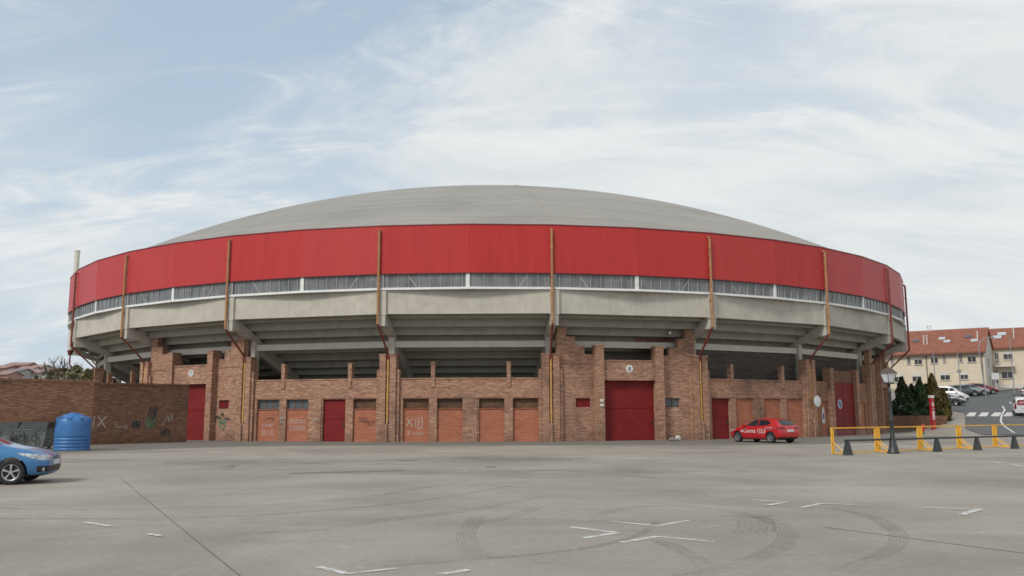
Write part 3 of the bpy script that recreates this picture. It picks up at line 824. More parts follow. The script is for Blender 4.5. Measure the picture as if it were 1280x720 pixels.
# zebra crossing
for i in range(6):
    px = 1213+i*15.5
    a, b, c, d = G(px-6, 521), G(px+5, 521), G(px+8, 516.3), G(px-1, 516.3)
    mb = MB(); mb.quad(*[(p.x, p.y, terr(p.x, p.y)+.056) for p in (a, b, c, d)]); tag(mb.build('crossing_stripe', white_paint, fix=False), kind='structure')
mb = MB(); pts = [G(*q) for q in ((1253, 508), (1256, 513), (1252, 520), (1251, 528), (1256, 534), (1268, 542))]
mb.ribbon([(p.x, p.y, terr(p.x, p.y)+.06) for p in pts], .16, (0, 0, 1)); tag(mb.build('lane_line', white_paint, fix=False), kind='structure')
mb = MB(); pts = [G(*q) for q in ((1240, 495), (1262, 493.6), (1285, 493))]
mb.ribbon([(p.x, p.y, terr(p.x, p.y)+.06) for p in pts], .8, (0, 0, 1)); tag(mb.build('stop_line', white_paint, fix=False), kind='structure')

# worn parking marks, tyre traces, joints and gutters of the lot
def mark(name, pxs, w, m_, z=.006):
    pts = [G(*q) for q in pxs]; mb = MB(); mb.ribbon([(p.x, p.y, z) for p in pts], w, (0, 0, 1)); o = mb.build(name, m_, fix=False); o['kind'] = 'structure'; return o
zz = .006
for a, b, w, m_ in [((713, 659), (774, 666.5), .12, line_m), ((729, 673), (774, 666), .12, line_m), ((765, 652), (823, 658), .10, line_m), ((823, 657.5), (860, 651), .11, line_m),
                    ((776, 678.5), (822, 671), .11, line_m), ((822, 671), (893, 678), .08, line_m), ((868, 663), (900, 657), .09, line_faint),
                    ((398, 709), (434, 718), .10, line_m), ((434, 718), (497, 711), .08, line_m), ((550, 719), (586, 713), .12, line_m),
                    ((938, 625), (985, 628), .11, line_m), ((960, 632), (985, 628), .12, line_m), ((1002, 635), (1027, 630), .12, line_m), ((1025, 630), (1085, 632), .08, line_m),
                    ((1153, 635), (1225, 637.5), .09, line_m), ((1202, 644), (1225, 637), .14, line_m),
                    ((106, 653.5), (138, 658.5), .10, line_m), ((138, 658.5), (210, 654), .06, line_faint), ((86, 670), (160, 663), .06, line_faint), ((160, 664), (178, 661), .07, line_faint), ((186, 668.5), (201, 670.5), .1, line_m),
                    ((768, 577), (850, 577), .1, line_faint), ((785, 578.5), (802, 578.5), .12, line_m), ((940, 572.5), (985, 572), .12, line_m), ((1035, 579), (1060, 579), .14, line_m),
                    ((1238, 577.5), (1254, 579.5), .16, line_m), ((1262, 581), (1290, 585), .16, line_m), ((680, 612), (742, 612.5), .08, line_faint), ((1155, 567), (1180, 567), .2, line_m)]:
    mark('parking_marking', (a, b), w, m_, zz); zz += .0004
mark('floor_joint', ((150, 597), (175, 618), (215, 651), (260, 688), (310, 728)), .014, patch_dark, .005)
mark('floor_joint', ((1030, 659), (1160, 676), (1290, 693)), .03, patch_m, .005)
mb = MB(); a, b = G(361, 592), G(503, 588.3); mb.ribbon([(a.x, a.y, .012), (b.x, b.y, .012)], .14, (0, 0, 1), mi=0); mb.ribbon([(a.x, a.y-.12, .010), (b.x, b.y-.12, .010)], .1, (0, 0, 1), mi=1)
tag(mb.build('drain_channel', [black_paint, concrete], fix=False), kind='structure')
mark('drain_cover', ((607, 583.8), (620, 583.6)), .2, black_paint, .008)
def spline(pts, n=10):
    out = []; P = [pts[0]]+pts+[pts[-1]]
    for i in range(1, len(P)-2):
        for t in range(n):
            t /= n; a, b, c, d = P[i-1], P[i], P[i+1], P[i+2]
            out.append(.5*((2*b)+(c-a)*t+(2*a-5*b+4*c-d)*t*t+(3*b-a-3*c+d)*t**3))
    out.append(pts[-1]); return out
SK = [([(-20, 635), (60, 636.5), (150, 636.5), (260, 634), (350, 630), (450, 622), (530, 610), (590, 600)], .13, 0),
      ([(-20, 648.5), (80, 648.5), (200, 648), (320, 644), (430, 636), (540, 624), (640, 607)], .13, 0),
      ([(300, 667), (400, 662), (480, 650), (560, 641), (680, 620)], .35, 1), ([(600, 645), (583, 665), (588, 685), (605, 697)], .25, 1),
      ([(480, 708), (560, 702), (660, 694), (740, 684), (800, 668), (822, 652)], .13, 0),
      ([(740, 648), (760, 640), (800, 633), (860, 633), (920, 640), (965, 652), (985, 668), (970, 686), (920, 706), (850, 722)], .26, 1),
      ([(935, 645), (946, 656), (940, 668)], .5, 1), ([(1035, 634), (1085, 645), (1115, 660), (1123, 675), (1105, 692), (1050, 715)], .22, 1),
      ([(820, 674), (860, 692), (880, 706)], .2, 1), ([(286, 585), (300, 580), (360, 578), (420, 581)], .3, 1), ([(600, 655), (640, 645), (670, 635)], .25, 1),
      ([(290, 588), (284, 585), (292, 581)], .3, 0), ([(640, 590), (700, 588), (760, 592), (840, 600)], .3, 1)]
for i, (p, w, s_) in enumerate(SK):
    pts = spline([Vector(G(*q)) for q in p]); mb = MB(); rr_ = random.Random(i)
    mb0 = MB(); mb0.ribbon([(q.x, q.y, .003+.00005*i) for q in pts], w*1.25, (0, 0, 1)); tag(mb0.build('tyre_mark', skid_faint, fix=False), kind='structure')
    if w < .2: mb.ribbon([(q.x, q.y, .0035+.0001*i) for q in pts], w, (0, 0, 1))
    else:
        for u_ in (-.5, -.3, -.12, .1, .28, .5):
            L_ = []
            for j in range(len(pts)):
                d_ = (pts[min(j+1, len(pts)-1)]-pts[max(j-1, 0)]).normalized(); n_ = Vector((-d_.y, d_.x, 0)); L_.append(pts[j]+n_*u_*w*1.1)
            a_ = rr_.randint(0, len(L_)//5); b_ = len(L_)-rr_.randint(0, len(L_)//5)
            mb.ribbon([(q.x, q.y, .0035+.0001*i) for q in L_[a_:b_]], w*rr_.uniform(.06, .14), (0, 0, 1))
    tag(mb.build('tyre_mark', skid_soft if (s_ and w > .3) else skid_m, fix=False), kind='structure')
def blob(cx, cy, rx, ry, m_, z, seed):
    r = random.Random(seed); c = G(cx, cy); pts = []
    for i in range(28):
        a = 2*PI*i/28; k = 1+.25*noise.noise(Vector((math.cos(a)*1.7, math.sin(a)*1.7, seed)))
        pts.append((c.x+rx*k*math.cos(a), c.y+ry*k*math.sin(a), 0))
    sheet('ground_stain', pts, m_, z)
for i, q in enumerate([(390, 578, 5.5, 2.2), (650, 590, 6, 1.5), (610, 574, 4, 2.0), (60, 576, 3.5, 1.5), (930, 645, .5, .3)]): blob(*q, stain_m, .0052+.0001*i, i)

# left and rear backdrop: dry hill, town
mb = MB(); n = 40
for j in range(12):
    for i in range(n+1):
        x = -420+i*12; y = 150+j*22
        h = 8.2*ss(140, 215, y)*(1-ss(-60, -30, x))*(.9+.25*noise.noise(Vector((x*.012, y*.012, 3)))) - (.6 if j == 0 else 0) - .2
        mb.v.append((x, y, h-.05))
for j in range(11):
    for i in range(n): mb.f.append((j*(n+1)+i, j*(n+1)+i+1, (j+1)*(n+1)+i+1, (j+1)*(n+1)+i)); mb.m.append(0)
tag(mb.build('hill', hill_m, smooth=True), kind='structure')

# ================================================================== VEHICLES
HATCH = [(0.0, .56, .34, .62, .67, .36), (.06, .74, .22, .72, .77, .5), (.38, .86, .17, .81, .89, .6), (.85, .90, .17, .87, .965, .66),
         (1.12, .90, .17, .905, 1.015, .70), (1.50, .90, .17, .91, 1.17, .62), (1.95, .90, .17, .93, 1.40, .56), (2.45, .90, .17, .945, 1.475, .56),
         (3.0, .90, .17, .965, 1.475, .55), (3.45, .895, .17, .99, 1.455, .56), (3.80, .885, .18, 1.01, 1.40, .57), (4.05, .87, .2, 1.03, 1.22, .60), (4.22, .84, .25, .99, 1.05, .66), (4.28, .78, .30, .84, .90, .62), (4.31, .66, .40, .62, .66, .5)]
VANT = [(0.0, .60, .34, .62, .68, .4), (.10, .78, .24, .74, .80, .55), (.45, .86, .2, .90, .98, .6), (.80, .88, .2, 1.0, 1.10, .66),
        (1.0, .88, .2, 1.05, 1.2, .7), (1.35, .88, .2, 1.08, 1.55, .68), (1.75, .88, .2, 1.1, 1.78, .68), (2.3, .88, .2, 1.1, 1.84, .70),
        (3.0, .88, .2, 1.1, 1.84, .71), (3.6, .88, .2, 1.1, 1.82, .71), (3.95, .875, .22, 1.1, 1.78, .70), (4.06, .85, .26, 1.08, 1.68, .68), (4.12, .80, .34, .95, 1.2, .62)]
def car_body(table, belt_gain=0):
    mb = MB(); rings = []
    for (x, w, zb, zt, top, wt) in table:
        zm = zb+(zt-zb)*.55
        half = [(0, zb), (w*.80, zb), (w*.97, zb+.10), (w, zm), (w*.985, zt-.03), (w*.93, zt+.02*(1 if top-zt > .15 else .3)), (wt+(w*.9-wt)*.45, zt+(top-zt)*.55), (wt, top-.045*(1 if top-zt > .15 else .4)), (wt*.6, top-.005), (0, top)]
        ring = [(x, y, z) for y, z in half]+[(x, -y, z) for y, z in half[-2:0:-1]]
        rings.append(ring)
    k = len(rings[0])
    for r in rings: mb.v += r
    for i in range(len(rings)-1):
        for j in range(k):
            q = (j+1) % k; mb.f.append((i*k+j, (i+1)*k+j, (i+1)*k+q, i*k+q)); mb.m.append(0)
    mb.f.append(tuple(range(k))); mb.m.append(0); mb.f.append(tuple((len(rings)-1)*k+j for j in reversed(range(k)))); mb.m.append(0)
    return mb
def make_car(name, table, paint, label, kind, wheels=(.86, 3.52), wr=.325, group=None, detail=True, rim_m=None):
    L = table[-1][0]; root = empty(name, (0, 0, 0), 0, label, 'van' if kind == 'van' else 'car', group)
    o = car_body(table).build('tmp', [paint, black_trim], None)
    md = o.modifiers.new('s', 'SUBSURF'); md.levels = 3 if detail else 2; md.render_levels = md.levels
    for wx in wheels:
        cb = MB(); cb.tube((wx, -1.2, wr+.0), (wx, 1.2, wr+.0), wr+.055, seg=40); co = cb.build('cutter', black_trim)
        # keep a core so the arch is a recess on each side, not a tunnel
        bo = o.modifiers.new('b', 'BOOLEAN'); bo.operation = 'DIFFERENCE'; bo.solver = 'EXACT'; bo.object = co; bo.material_mode = 'TRANSFER'
    dg = bpy.context.evaluated_depsgraph_get(); me = bpy.data.meshes.new_from_object(o.evaluated_get(dg))
    for c in [c for c in col.objects if c.name.startswith('cutter')]: bpy.data.objects.remove(c)
    bpy.data.objects.remove(o)
    bm = bmesh.new(); bm.from_mesh(me)
    if kind == 'van':
        side = [[(1.22, 1.12), (1.72, 1.62), (2.05, 1.66), (2.05, 1.12)], [(2.15, 1.12), (2.15, 1.66), (3.8, 1.64), (3.8, 1.12)]]
        ws = (1.02, 1.72, 1.16, .62); rw = (3.9, 5, 1.12, 1.62, .60)
        hl = (0, .45, .72, .90, .45); tl_ = (3.95, 5, .75, 1.35, .68)
    else:
        side = [[(1.42, .985), (1.98, 1.345), (2.42, 1.375), (2.46, 1.0)], [(2.52, 1.0), (2.48, 1.378), (2.95, 1.37), (3.28, 1.30), (3.50, 1.19), (3.28, 1.06)]]
        ws = (1.17, 1.98, 1.03, .60); rw = (3.80, 4.4, 1.05, 1.37, .58)
        hl = (0, .76, .60, .84, .30); tl_ = (3.98, 4.5, .82, .97, .40)
    def cutline(p, q, ax='y'):
        d = Vector((q[0]-p[0], 0, q[1]-p[1])); nrm = Vector((d.z, 0, -d.x)).normalized()
        bmesh.ops.bisect_plane(bm, geom=bm.verts[:]+bm.edges[:]+bm.faces[:], plane_co=(p[0], 0, p[1]), plane_no=nrm, dist=1e-5)
    for poly in side:
        for i in range(len(poly)): cutline(poly[i], poly[(i+1) % len(poly)])
    for x in (ws[0], ws[1], rw[0], hl[1], tl_[0]): bmesh.ops.bisect_plane(bm, geom=bm.verts[:]+bm.edges[:]+bm.faces[:], plane_co=(x, 0, 0), plane_no=(1, 0, 0), dist=1e-5)
    for z in (ws[2], rw[2], rw[3], hl[2], hl[3], tl_[2], tl_[3], .31, .47): bmesh.ops.bisect_plane(bm, geom=bm.verts[:]+bm.edges[:]+bm.faces[:], plane_co=(0, 0, z), plane_no=(0, 0, 1), dist=1e-5)
    for y in (ws[3], rw[4], hl[4], tl_[4], .62): 
        for s in (-1, 1): bmesh.ops.bisect_plane(bm, geom=bm.verts[:]+bm.edges[:]+bm.faces[:], plane_co=(0, s*y, 0), plane_no=(0, 1, 0), dist=1e-5)
    HLP = [(-.2, .61), (.12, .62), (.30, .65), (.74, .795), (.72, .825), (.3, .785), (.1, .745), (-.2, .70)]
    if kind != 'van':
        for i in range(len(HLP)-1): cutline(HLP[i], HLP[i+1])
    gaps = (1.40, 2.49, 3.42) if kind != 'van' else (1.15, 2.1)
    for gx in gaps:
        for e in (-.009, .009): bmesh.ops.bisect_plane(bm, geom=bm.verts[:]+bm.edges[:]+bm.faces[:], plane_co=(gx+e, 0, 0), plane_no=(1, 0, 0), dist=1e-5)
    def inpoly(x, z, P):
        c = False
        for i in range(len(P)):
            (x1, z1), (x2, z2) = P[i], P[(i+1) % len(P)]
            if (z1 > z) != (z2 > z) and x < (x2-x1)*(z-z1)/(z2-z1)+x1: c = not c
        return c
    bm.normal_update(); lay = {}
    for f in bm.faces:
        c = f.calc_center_median(); n_ = f.normal
        if f.material_index == 1: continue
        t = None
        if abs(n_.y) > .45 and any(inpoly(c.x, c.z, P) for P in side): t = 'side_window'
        elif ws[0] < c.x < ws[1] and c.z > ws[2] and abs(c.y) < ws[3] and n_.x < -.2: t = 'windscreen'
        elif c.x > rw[0] and rw[2] < c.z < rw[3] and abs(c.y) < rw[4] and n_.x > .2: t = 'rear_window'
        elif (kind != 'van' and abs(c.y) > hl[4] and inpoly(c.x, c.z, HLP)) or (kind == 'van' and c.x < hl[1] and hl[2] < c.z < hl[3] and abs(c.y) > hl[4] and n_.x < -.05): t = 'headlight'
        elif c.x > tl_[0] and tl_[2] < c.z < tl_[3] and abs(c.y) > tl_[4] and n_.x > .1: t = 'tail_light'
        elif c.x < .4 and .31 < c.z < .47 and n_.x < -.3: t = 'grille'
        elif abs(n_.y) > .6 and .26 < c.z < (1.0 if kind != 'van' else 1.08) and any(abs(c.x-gx) < .009 for gx in gaps): t = 'door_gap'
        elif c.z < .24 or (c.x > 4 and c.z < .36): t = 'sill'
        if t: lay.setdefault(t, []).append(f)
    mm = {'side_window': car_glass, 'windscreen': car_glass, 'rear_window': car_glass, 'headlight': lens_m, 'tail_light': tail_m, 'grille': black_trim, 'sill': black_trim, 'door_gap': black_trim}
    T_ = Matrix.Translation((L/2, 0, 0)) @ Matrix.Diagonal((-1, 1, 1, 1))
    gone = []
    for t, fs in lay.items():
        sides = (lambda f: 0,) if t not in ('headlight', 'tail_light', 'side_window', 'door_gap') else (lambda f: f.calc_center_median().y > 0,)
        buckets = {}
        for f in fs: buckets.setdefault(sides[0](f), []).append(f)
        for bfs in buckets.values():
            m2 = MB()
            for f in bfs: m2.poly([T_ @ v.co for v in f.verts])
            ob = m2.build(t, mm[t], root, fix=False)
            b2 = bmesh.new(); b2.from_mesh(ob.data); bmesh.ops.remove_doubles(b2, verts=b2.verts, dist=1e-5)
            for f in b2.faces: f.normal_flip(); f.smooth = True
            b2.to_mesh(ob.data); b2.free()
        gone += fs
    bmesh.ops.delete(bm, geom=gone, context='FACES')
    bmesh.ops.transform(bm, matrix=T_, verts=bm.verts); bmesh.ops.reverse_faces(bm, faces=bm.faces)
    for f in bm.faces: f.smooth = f.material_index == 0
    bm.to_mesh(me); bm.free(); me.materials.clear(); me.materials.append(paint); me.materials.append(black_trim)
    bo = bpy.data.objects.new('body', me); col.objects.link(bo); bo.parent = root
    # wheels
    wd = .9 if kind != 'van' else .88
    for wx in wheels:
        for s in (-1, 1):
            c = Vector((L/2-wx, s*(wd-.115), wr))
            w = MB(); w.lathe([(wr*.66, -.10), (wr*.93, -.105), (wr, -.07), (wr, .07), (wr*.93, .105), (wr*.66, .10), (wr*.62, 0)], 32, 'y', closed=True)
            to = w.build('wheel', tyre_m, root, smooth=True); to.location = c
            r = MB(); y = s*.085
            r.lathe([(wr*.60, y), (wr*.67, y+s*.01), (wr*.67, -y), (wr*.60, -y)], 32, 'y', closed=True, mi=0)
            r.lathe([(.001, y), (wr*.16, y), (wr*.16, y-s*.05)], 16, 'y', mi=0)
            r.lathe([(.001, y-s*.06), (wr*.62, y-s*.06)], 24, 'y', mi=1)
            for q in range(5):
                a = 2*PI*q/5+.3; d0 = .10; d1 = .16
                pp = [(math.cos(a-d0*3)*wr*.14, math.sin(a-d0*3)*wr*.14), (math.cos(a-d1)*wr*.63, math.sin(a-d1)*wr*.63), (math.cos(a+d1)*wr*.63, math.sin(a+d1)*wr*.63), (math.cos(a+d0*3)*wr*.14, math.sin(a+d0*3)*wr*.14)]
                r.prism([(u, y+s*.002, v) for u, v in pp], (0, -s*.04, 0), 0)
            r.build('rim', [rim_m or alloy, black_trim], to)
    # plates, mirrors, fog lamps
    pl = MB(); zf = .50 if kind != 'van' else .48
    pl.box(L/2-.01, L/2+.025, -.26, .26, zf, zf+.115); pl.build('licence_plate', white_sign, root)
    zr = .68 if kind != 'van' else .82
    pl = MB(); pl.box(-L/2-.03, -L/2+.03, -.26, .26, zr, zr+.115); pl.build('licence_plate', white_sign, root)
    xm = L/2-(1.5 if kind != 'van' else 1.3)
    for s in (-1, 1):
        mi_ = MB(); zc_ = 1.0 if kind != 'van' else 1.15
        pts = [(0, 0, -.06), (.16, 0, -.05), (.20, 0, .03), (.12, 0, .09), (.0, 0, .08)]
        mi_.prism([(xm-.05+a*.6, s*.90, zc_+c) for a, b, c in pts], (0, s*.2, 0)); mi_.build('mirror', paint, root)
        if kind != 'van':
            fg = MB(); fg.lathe([(.001, .03), (.075, .025), (.085, 0), (.085, -.05)], 16, 'x', c=(L/2-.125, s*.655, .39)); fg.build('fog_lamp', lens_m, root, smooth=True)
    for s in (-1, 1):
        for hx in ((1.95, 2.85) if kind != 'van' else (1.9,)):
            h = MB(); h.box(L/2-hx-.2, L/2-hx-.02, s*.895-.012, s*.895+.012, .80, .83); h.build('door_handle', paint, root)
    return root
blue = make_car('parked_car', HATCH, car_blue, 'blue hatchback at the left edge showing its front wheel and bonnet', 'hatch')
blue.location = (-14.58, 23.56, 0); blue.rotation_euler = (0, 0, R_(13.5))
red = make_car('parked_car', HATCH, car_red, 'red hatchback with white bank lettering on its doors parked by the arena wall', 'hatch')
red.location = (15.45, 53.95, 0); red.rotation_euler = (0, 0, R_(120.7))
# lettering on the red car (left side = +y in the car frame, reads towards the rear)
def side_text(s, size, x, z, y=.905):
    M = Matrix.Translation((x, y, z)) @ Matrix.Rotation(PI, 4, 'Z') @ Matrix.Rotation(PI/2, 4, 'X')
    return text_mesh('lettering', s, size, white_sign, red, M, .001)
side_text('Cuenta 1|2|3', .35, -.12, .60)
mb = MB()
for ln in scribble(6, .55, .11, 77, 5): mb.ribbon([(-1.05-a, .905, .87+b) for a, b in ln], .03, (0, 1, 0))
mb.build('lettering', white_sign, red, fix=False)
mb = MB(); mb.prism([(.05, 0, 0), (-.05, 0, .0), (-.1, 0, .1), (-.03, 0, .2), (.0, 0, .1), (.06, 0, .2), (.09, 0, .08)], (0, .004, 0)); o = mb.build('emblem', white_sign, red); o.location = (.90, .905, .62); o.scale = (.8, 1, .8)

def seat_on(px, py, rz, o):
    p = G(px, py); o.location = (p.x, p.y, terr(p.x, p.y)+.05); o.rotation_euler = (0, 0, rz)
    dx, dy = math.cos(rz), math.sin(rz); sl = (terr(p.x+dx, p.y+dy)-terr(p.x-dx, p.y-dy))/2
    o.rotation_euler = (0, -math.atan(sl), rz)
van = make_car('delivery_van', VANT, car_white, 'small white van driving away beyond the zebra crossing with a red rear window sign', 'van', wheels=(.78, 3.42), wr=.32)
seat_on(1279.5, 519.5, R_(64), van)
mb = MB(); mb.box(-2.105, -2.085, -.55, .55, 1.16, 1.56); mb.build('window_sign', simple('sign_red', (.35, .05, .06), .5), van)
mb = MB()
for ln in scribble(7, .9, .2, 78, 5): mb.ribbon([(-2.112, .45-a, 1.27+b) for a, b in ln], .035, (-1, 0, 0))
mb.build('lettering', white_sign, van, fix=False)
grp = 'cars parked along the street'
van2 = make_car('parked_van', VANT, car_white, 'white van parked among the cars in front of the cream house', 'van', wheels=(.78, 3.42), wr=.32, group=grp, detail=False); seat_on(1188, 502, R_(-35), van2)
c3 = make_car('parked_car', HATCH, car_grey, 'dark grey estate car parked just right of the white van', 'hatch', group=grp, detail=False); seat_on(1203, 495.5, R_(-12), c3)
c4 = make_car('parked_car', HATCH, car_silver, 'silver car parked between the dark grey car and the dark red car', 'hatch', group=grp, detail=False); seat_on(1214.5, 494.3, R_(-12), c4)
c5 = make_car('parked_car', HATCH, car_dkred, 'dark red car parked at the right end of the row of cars', 'hatch', group=grp, detail=False); seat_on(1226.5, 492.8, R_(-12), c5)
c6 = make_car('parked_car', HATCH, car_silver, 'silver car with only its left flank showing at the far right edge of the street', 'hatch', detail=False); seat_on(1286, 497, R_(60), c6)
c7 = make_car('parked_car', HATCH, car_grey, 'dark car parked left of the white van, half hidden by the conifers', 'hatch', group=grp, detail=False); seat_on(1181, 506.5, R_(-35), c7)

# ================================================================== TANK, CONTAINER, BAG
tk = empty('water_tank', (-22.75, 45.3, 0), 0, 'large blue plastic water tank standing against the brick wall', 'tank')
prof = [(.001, 0), (.84, 0), (.86, .04)]
for i in range(4):
    z = .10+i*.17; prof += [(.86, z), (.835, z+.03), (.835, z+.06), (.86, z+.09)]
prof += [(.85, .80), (.84, 1.2), (.83, 1.50), (.79, 1.60), (.66, 1.66), (.60, 1.72), (.46, 1.83), (.28, 1.86), (.001, 1.87)]
mb = MB(); mb.lathe(prof, 48); mb.build('tank_body', tank_m, tk, smooth=True)
for i in range(8):
    a = 2*PI*i/8+.2; mb = MB(); mb.prism([(.56, -.09, 1.62), (.82, -.1, 1.50), (.82, -.1, 1.66), (.60, -.09, 1.73)], (0, .18, 0))
    mb.build('shoulder_lug', tank_m, tk, mat=Matrix.Rotation(a, 4, 'Z'))
mb = MB(); mb.lathe([(.001, 1.92), (.22, 1.92), (.25, 1.88), (.25, 1.82)], 24); mb.build('lid', tank_m, tk)
mb = MB(); mb.box(-.06, .06, -.02, .02, 0, .28, 0); mb.build('label_plate', [black_trim], tk, mat=Matrix.Rotation(R_(-48), 4, 'Z') @ Matrix.Translation((0, -.88, 1.3)) @ Matrix.Rotation(R_(-12), 4, 'Z'))
ct = empty('waste_container', (-26.25, 47.0, 0), R_(2), 'grey waste container with dark hinged lids and black graffiti behind the blue car', 'container')
def frus(mb, x0, x1, y0, y1, z0, X0, X1, Y0, Y1, z1, mi=0):
    n = len(mb.v); mb.v += [(x0, y0, z0), (x1, y0, z0), (x1, y1, z0), (x0, y1, z0), (X0, Y0, z1), (X1, Y0, z1), (X1, Y1, z1), (X0, Y1, z1)]
    for f in ((0, 3, 2, 1), (4, 5, 6, 7), (0, 1, 5, 4), (1, 2, 6, 5), (2, 3, 7, 6), (3, 0, 4, 7)): mb.f.append(tuple(n+i for i in f)); mb.m.append(mi)
mb = MB(); frus(mb, -1.3, 1.3, -.5, .5, .12, -1.5, 1.5, -.62, .6, 1.02); mb.box(-1.54, 1.54, -.66, .64, 1.02, 1.08)
for u in (-1.2, 1.2):
    for v in (-.4, .4): mb.tube((u, v-.04, .08), (u, v+.04, .08), .08)
for u in (-.9, -.3, .3, .9): frus(mb, u-.04, u+.04, -.53, -.49, .2, u-.04, u+.04, -.65, -.6, .95)
mb.build('container_body', bin_m, ct)
for x0, x1 in ((-1.53, -.01), (.01, 1.53)):
    mb = MB(); frus(mb, x0, x1, -.68, .62, 1.085, x0+.04, x1-.10, -.30, .60, 1.42); mb.build('lid', bin_lid, ct)
text_mesh('graffiti', 'MOLO', .52, black_paint, ct, Matrix.Translation((.35, -.672, .42)) @ Matrix.Rotation(PI/2-.13, 4, 'X'), .006)
mb = MB(); mb.tube((-1.2, -.69, .93), (1.2, -.69, .93), .015); mb.build('handle_bar', bin_lid, ct)
def lump(name, loc, dims, m_, label, cat, seed):
    bm = bmesh.new(); bmesh.ops.create_icosphere(bm, subdivisions=3, radius=1)
    for v in bm.verts:
        d = 1+.28*noise.noise(v.co*1.8+Vector((seed, 0, 0)))+.12*noise.noise(v.co*5+Vector((seed, 0, 0)))
        v.co = Vector((v.co.x*d*dims[0], v.co.y*d*dims[1], max(-.75, v.co.z)*d*dims[2]))
    zmin = min(v.co.z for v in bm.verts)
    for v in bm.verts: v.co.z -= zmin
    me = bpy.data.meshes.new(name); bm.to_mesh(me); bm.free(); me.materials.append(m_); me.polygons.foreach_set('use_smooth', [True]*len(me.polygons))
    o = bpy.data.objects.new(name, me); col.objects.link(o); o.location = loc; return tag(o, label, cat)
lump('rubbish_bag', (10.75, 56.9, 0), (.2, .17, .2), bag_m, 'crumpled white rubbish bag against the wall right of the main red gate', 'rubbish bag', 2)
lump('rubbish_bag', (10.35, 56.9, 0), (.18, .14, .12), simple('bag_grey', (.22, .2, .18), .6, var=.3), 'low dark bag slumped left of the white bag', 'rubbish bag', 5)

# ================================================================== BARRIERS, RAIL, LAMP
b0 = Vector((13.87, 38.15, 0)); bd = Vector((2.77, 1.785, 0)); brz = math.atan2(bd.y, bd.x); BL = bd.length-.06
def make_barrier():
    r = empty('crowd_barrier', b0, brz, '', 'barrier', 'yellow barriers in a row at the edge of the lot')
    mb = MB(); q = .022
    for x in (.03, .15, BL-.15, BL-.03): mb.box(x-q, x+q, -q, q, .05, 1.10)
    mb.box(.0, BL, -.025, .025, 1.10, 1.15); mb.box(.0, BL, -.02, .02, .03, .075)
    mb.build('frame', yellow_m, r)
    for x0, x1 in ((.05, .13), (BL-.13, BL-.05)):
        mb = MB(); mb.box(x0, x1, -.008, .008, .08, 1.09); mb.build('end_panel', yellow_m, r)
    mb = MB(); mb.box(.28, BL-.28, -.006, .006, .30, .31)
    for i in range(1, 22): u = .28+(BL-.56)*i/22; mb.tube((u, 0, .07), (u, 0, 1.1), .0028, seg=4)
    mb.build('wire_mesh', grey_frame, r)
    for x in (.09, BL-.09):
        mb = MB(); mb.tube((x, 0, .55), (x+.12, -.55, .02), .018, seg=6); mb.tube((x, 0, .06), (x+.12, -.55, .02), .015, seg=6); mb.build('brace', yellow_m, r)
    return r
bars = [make_barrier()]
for i in range(1, 7): c = copy_tree(bars[0]); c.location = b0+bd*i; bars.append(c)
for b_, t in zip(bars, ['first yellow barrier of the row, at its left end before the tall right gate', 'second yellow barrier from the left with the street lamp before it', 'third yellow barrier from the left in front of the red hydrant',
                        'fourth yellow barrier from the left, right of the red totem', 'fifth yellow barrier from the left, before the zebra crossing', 'sixth yellow barrier from the left, cut by the right edge', 'seventh yellow barrier of the row beyond the right edge']):
    b_['label'] = t
bpy.data.objects.remove(bars[-1]) if False else None
r0 = Vector((14.27, 37.39, 0)); rd = Vector((2.62, 1.4675, 0)); rz = math.atan2(rd.y, rd.x); RL = rd.length
rail = empty('low_rail', r0, rz, 'low black tube rail on flared posts in front of the yellow barriers', 'rail')
mb = MB(); mb.tube((-.15, 0, .62), (RL*5.6, 0, .62), .045, seg=10); mb.build('rail', black_metal, rail, smooth=False)
for i in range(6):
    mb = MB(); frus(mb, -.20, .20, -.12, .12, 0, -.07, .07, -.05, .05, .59); mb.build('post', black_metal, rail, mat=Matrix.Translation((RL*i, 0, 0)))
lp = empty('street_lamp', (16.80, 38.75, 0), .3, 'old-fashioned black street lamp with white glass lantern beside the low rail', 'street lamp')
mb = MB(); mb.lathe([(.001, 0), (.27, 0), (.27, .06), (.22, .12), (.17, .3), (.14, .55), (.11, .62), (.12, .66), (.095, .72), (.085, 1.4), (.10, 1.44), (.075, 1.5), (.06, 2.6), (.09, 2.66), (.06, 2.74), (.05, 3.05), (.001, 3.05)], 14); mb.build('pole', black_metal, lp, smooth=True)
ln = MB(); ln.v = []
frus(ln, -.12, .12, -.12, .12, 3.12, -.235, .235, -.235, .235, 3.52); ln.build('lantern_glass', simple('opal_glass', (.62, .64, .66), .3), lp)
mb = MB(); mb.box(-.15, .15, -.15, .15, 3.05, 3.118)
for a, b in ((-1, -1), (1, -1), (1, 1), (-1, 1)): mb.tube((a*.125, b*.125, 3.1), (a*.245, b*.245, 3.53), .014, seg=6)
mb.build('lantern_frame', black_metal, lp)
mb = MB(); frus(mb, -.28, .28, -.28, .28, 3.53, -.10, .10, -.10, .10, 3.76); mb.tube((0, 0, 3.76), (0, 0, 3.92), .06, .02, seg=10); mb.build('lantern_roof', simple('lamp_roof', (.10, .07, .055), .6), lp)

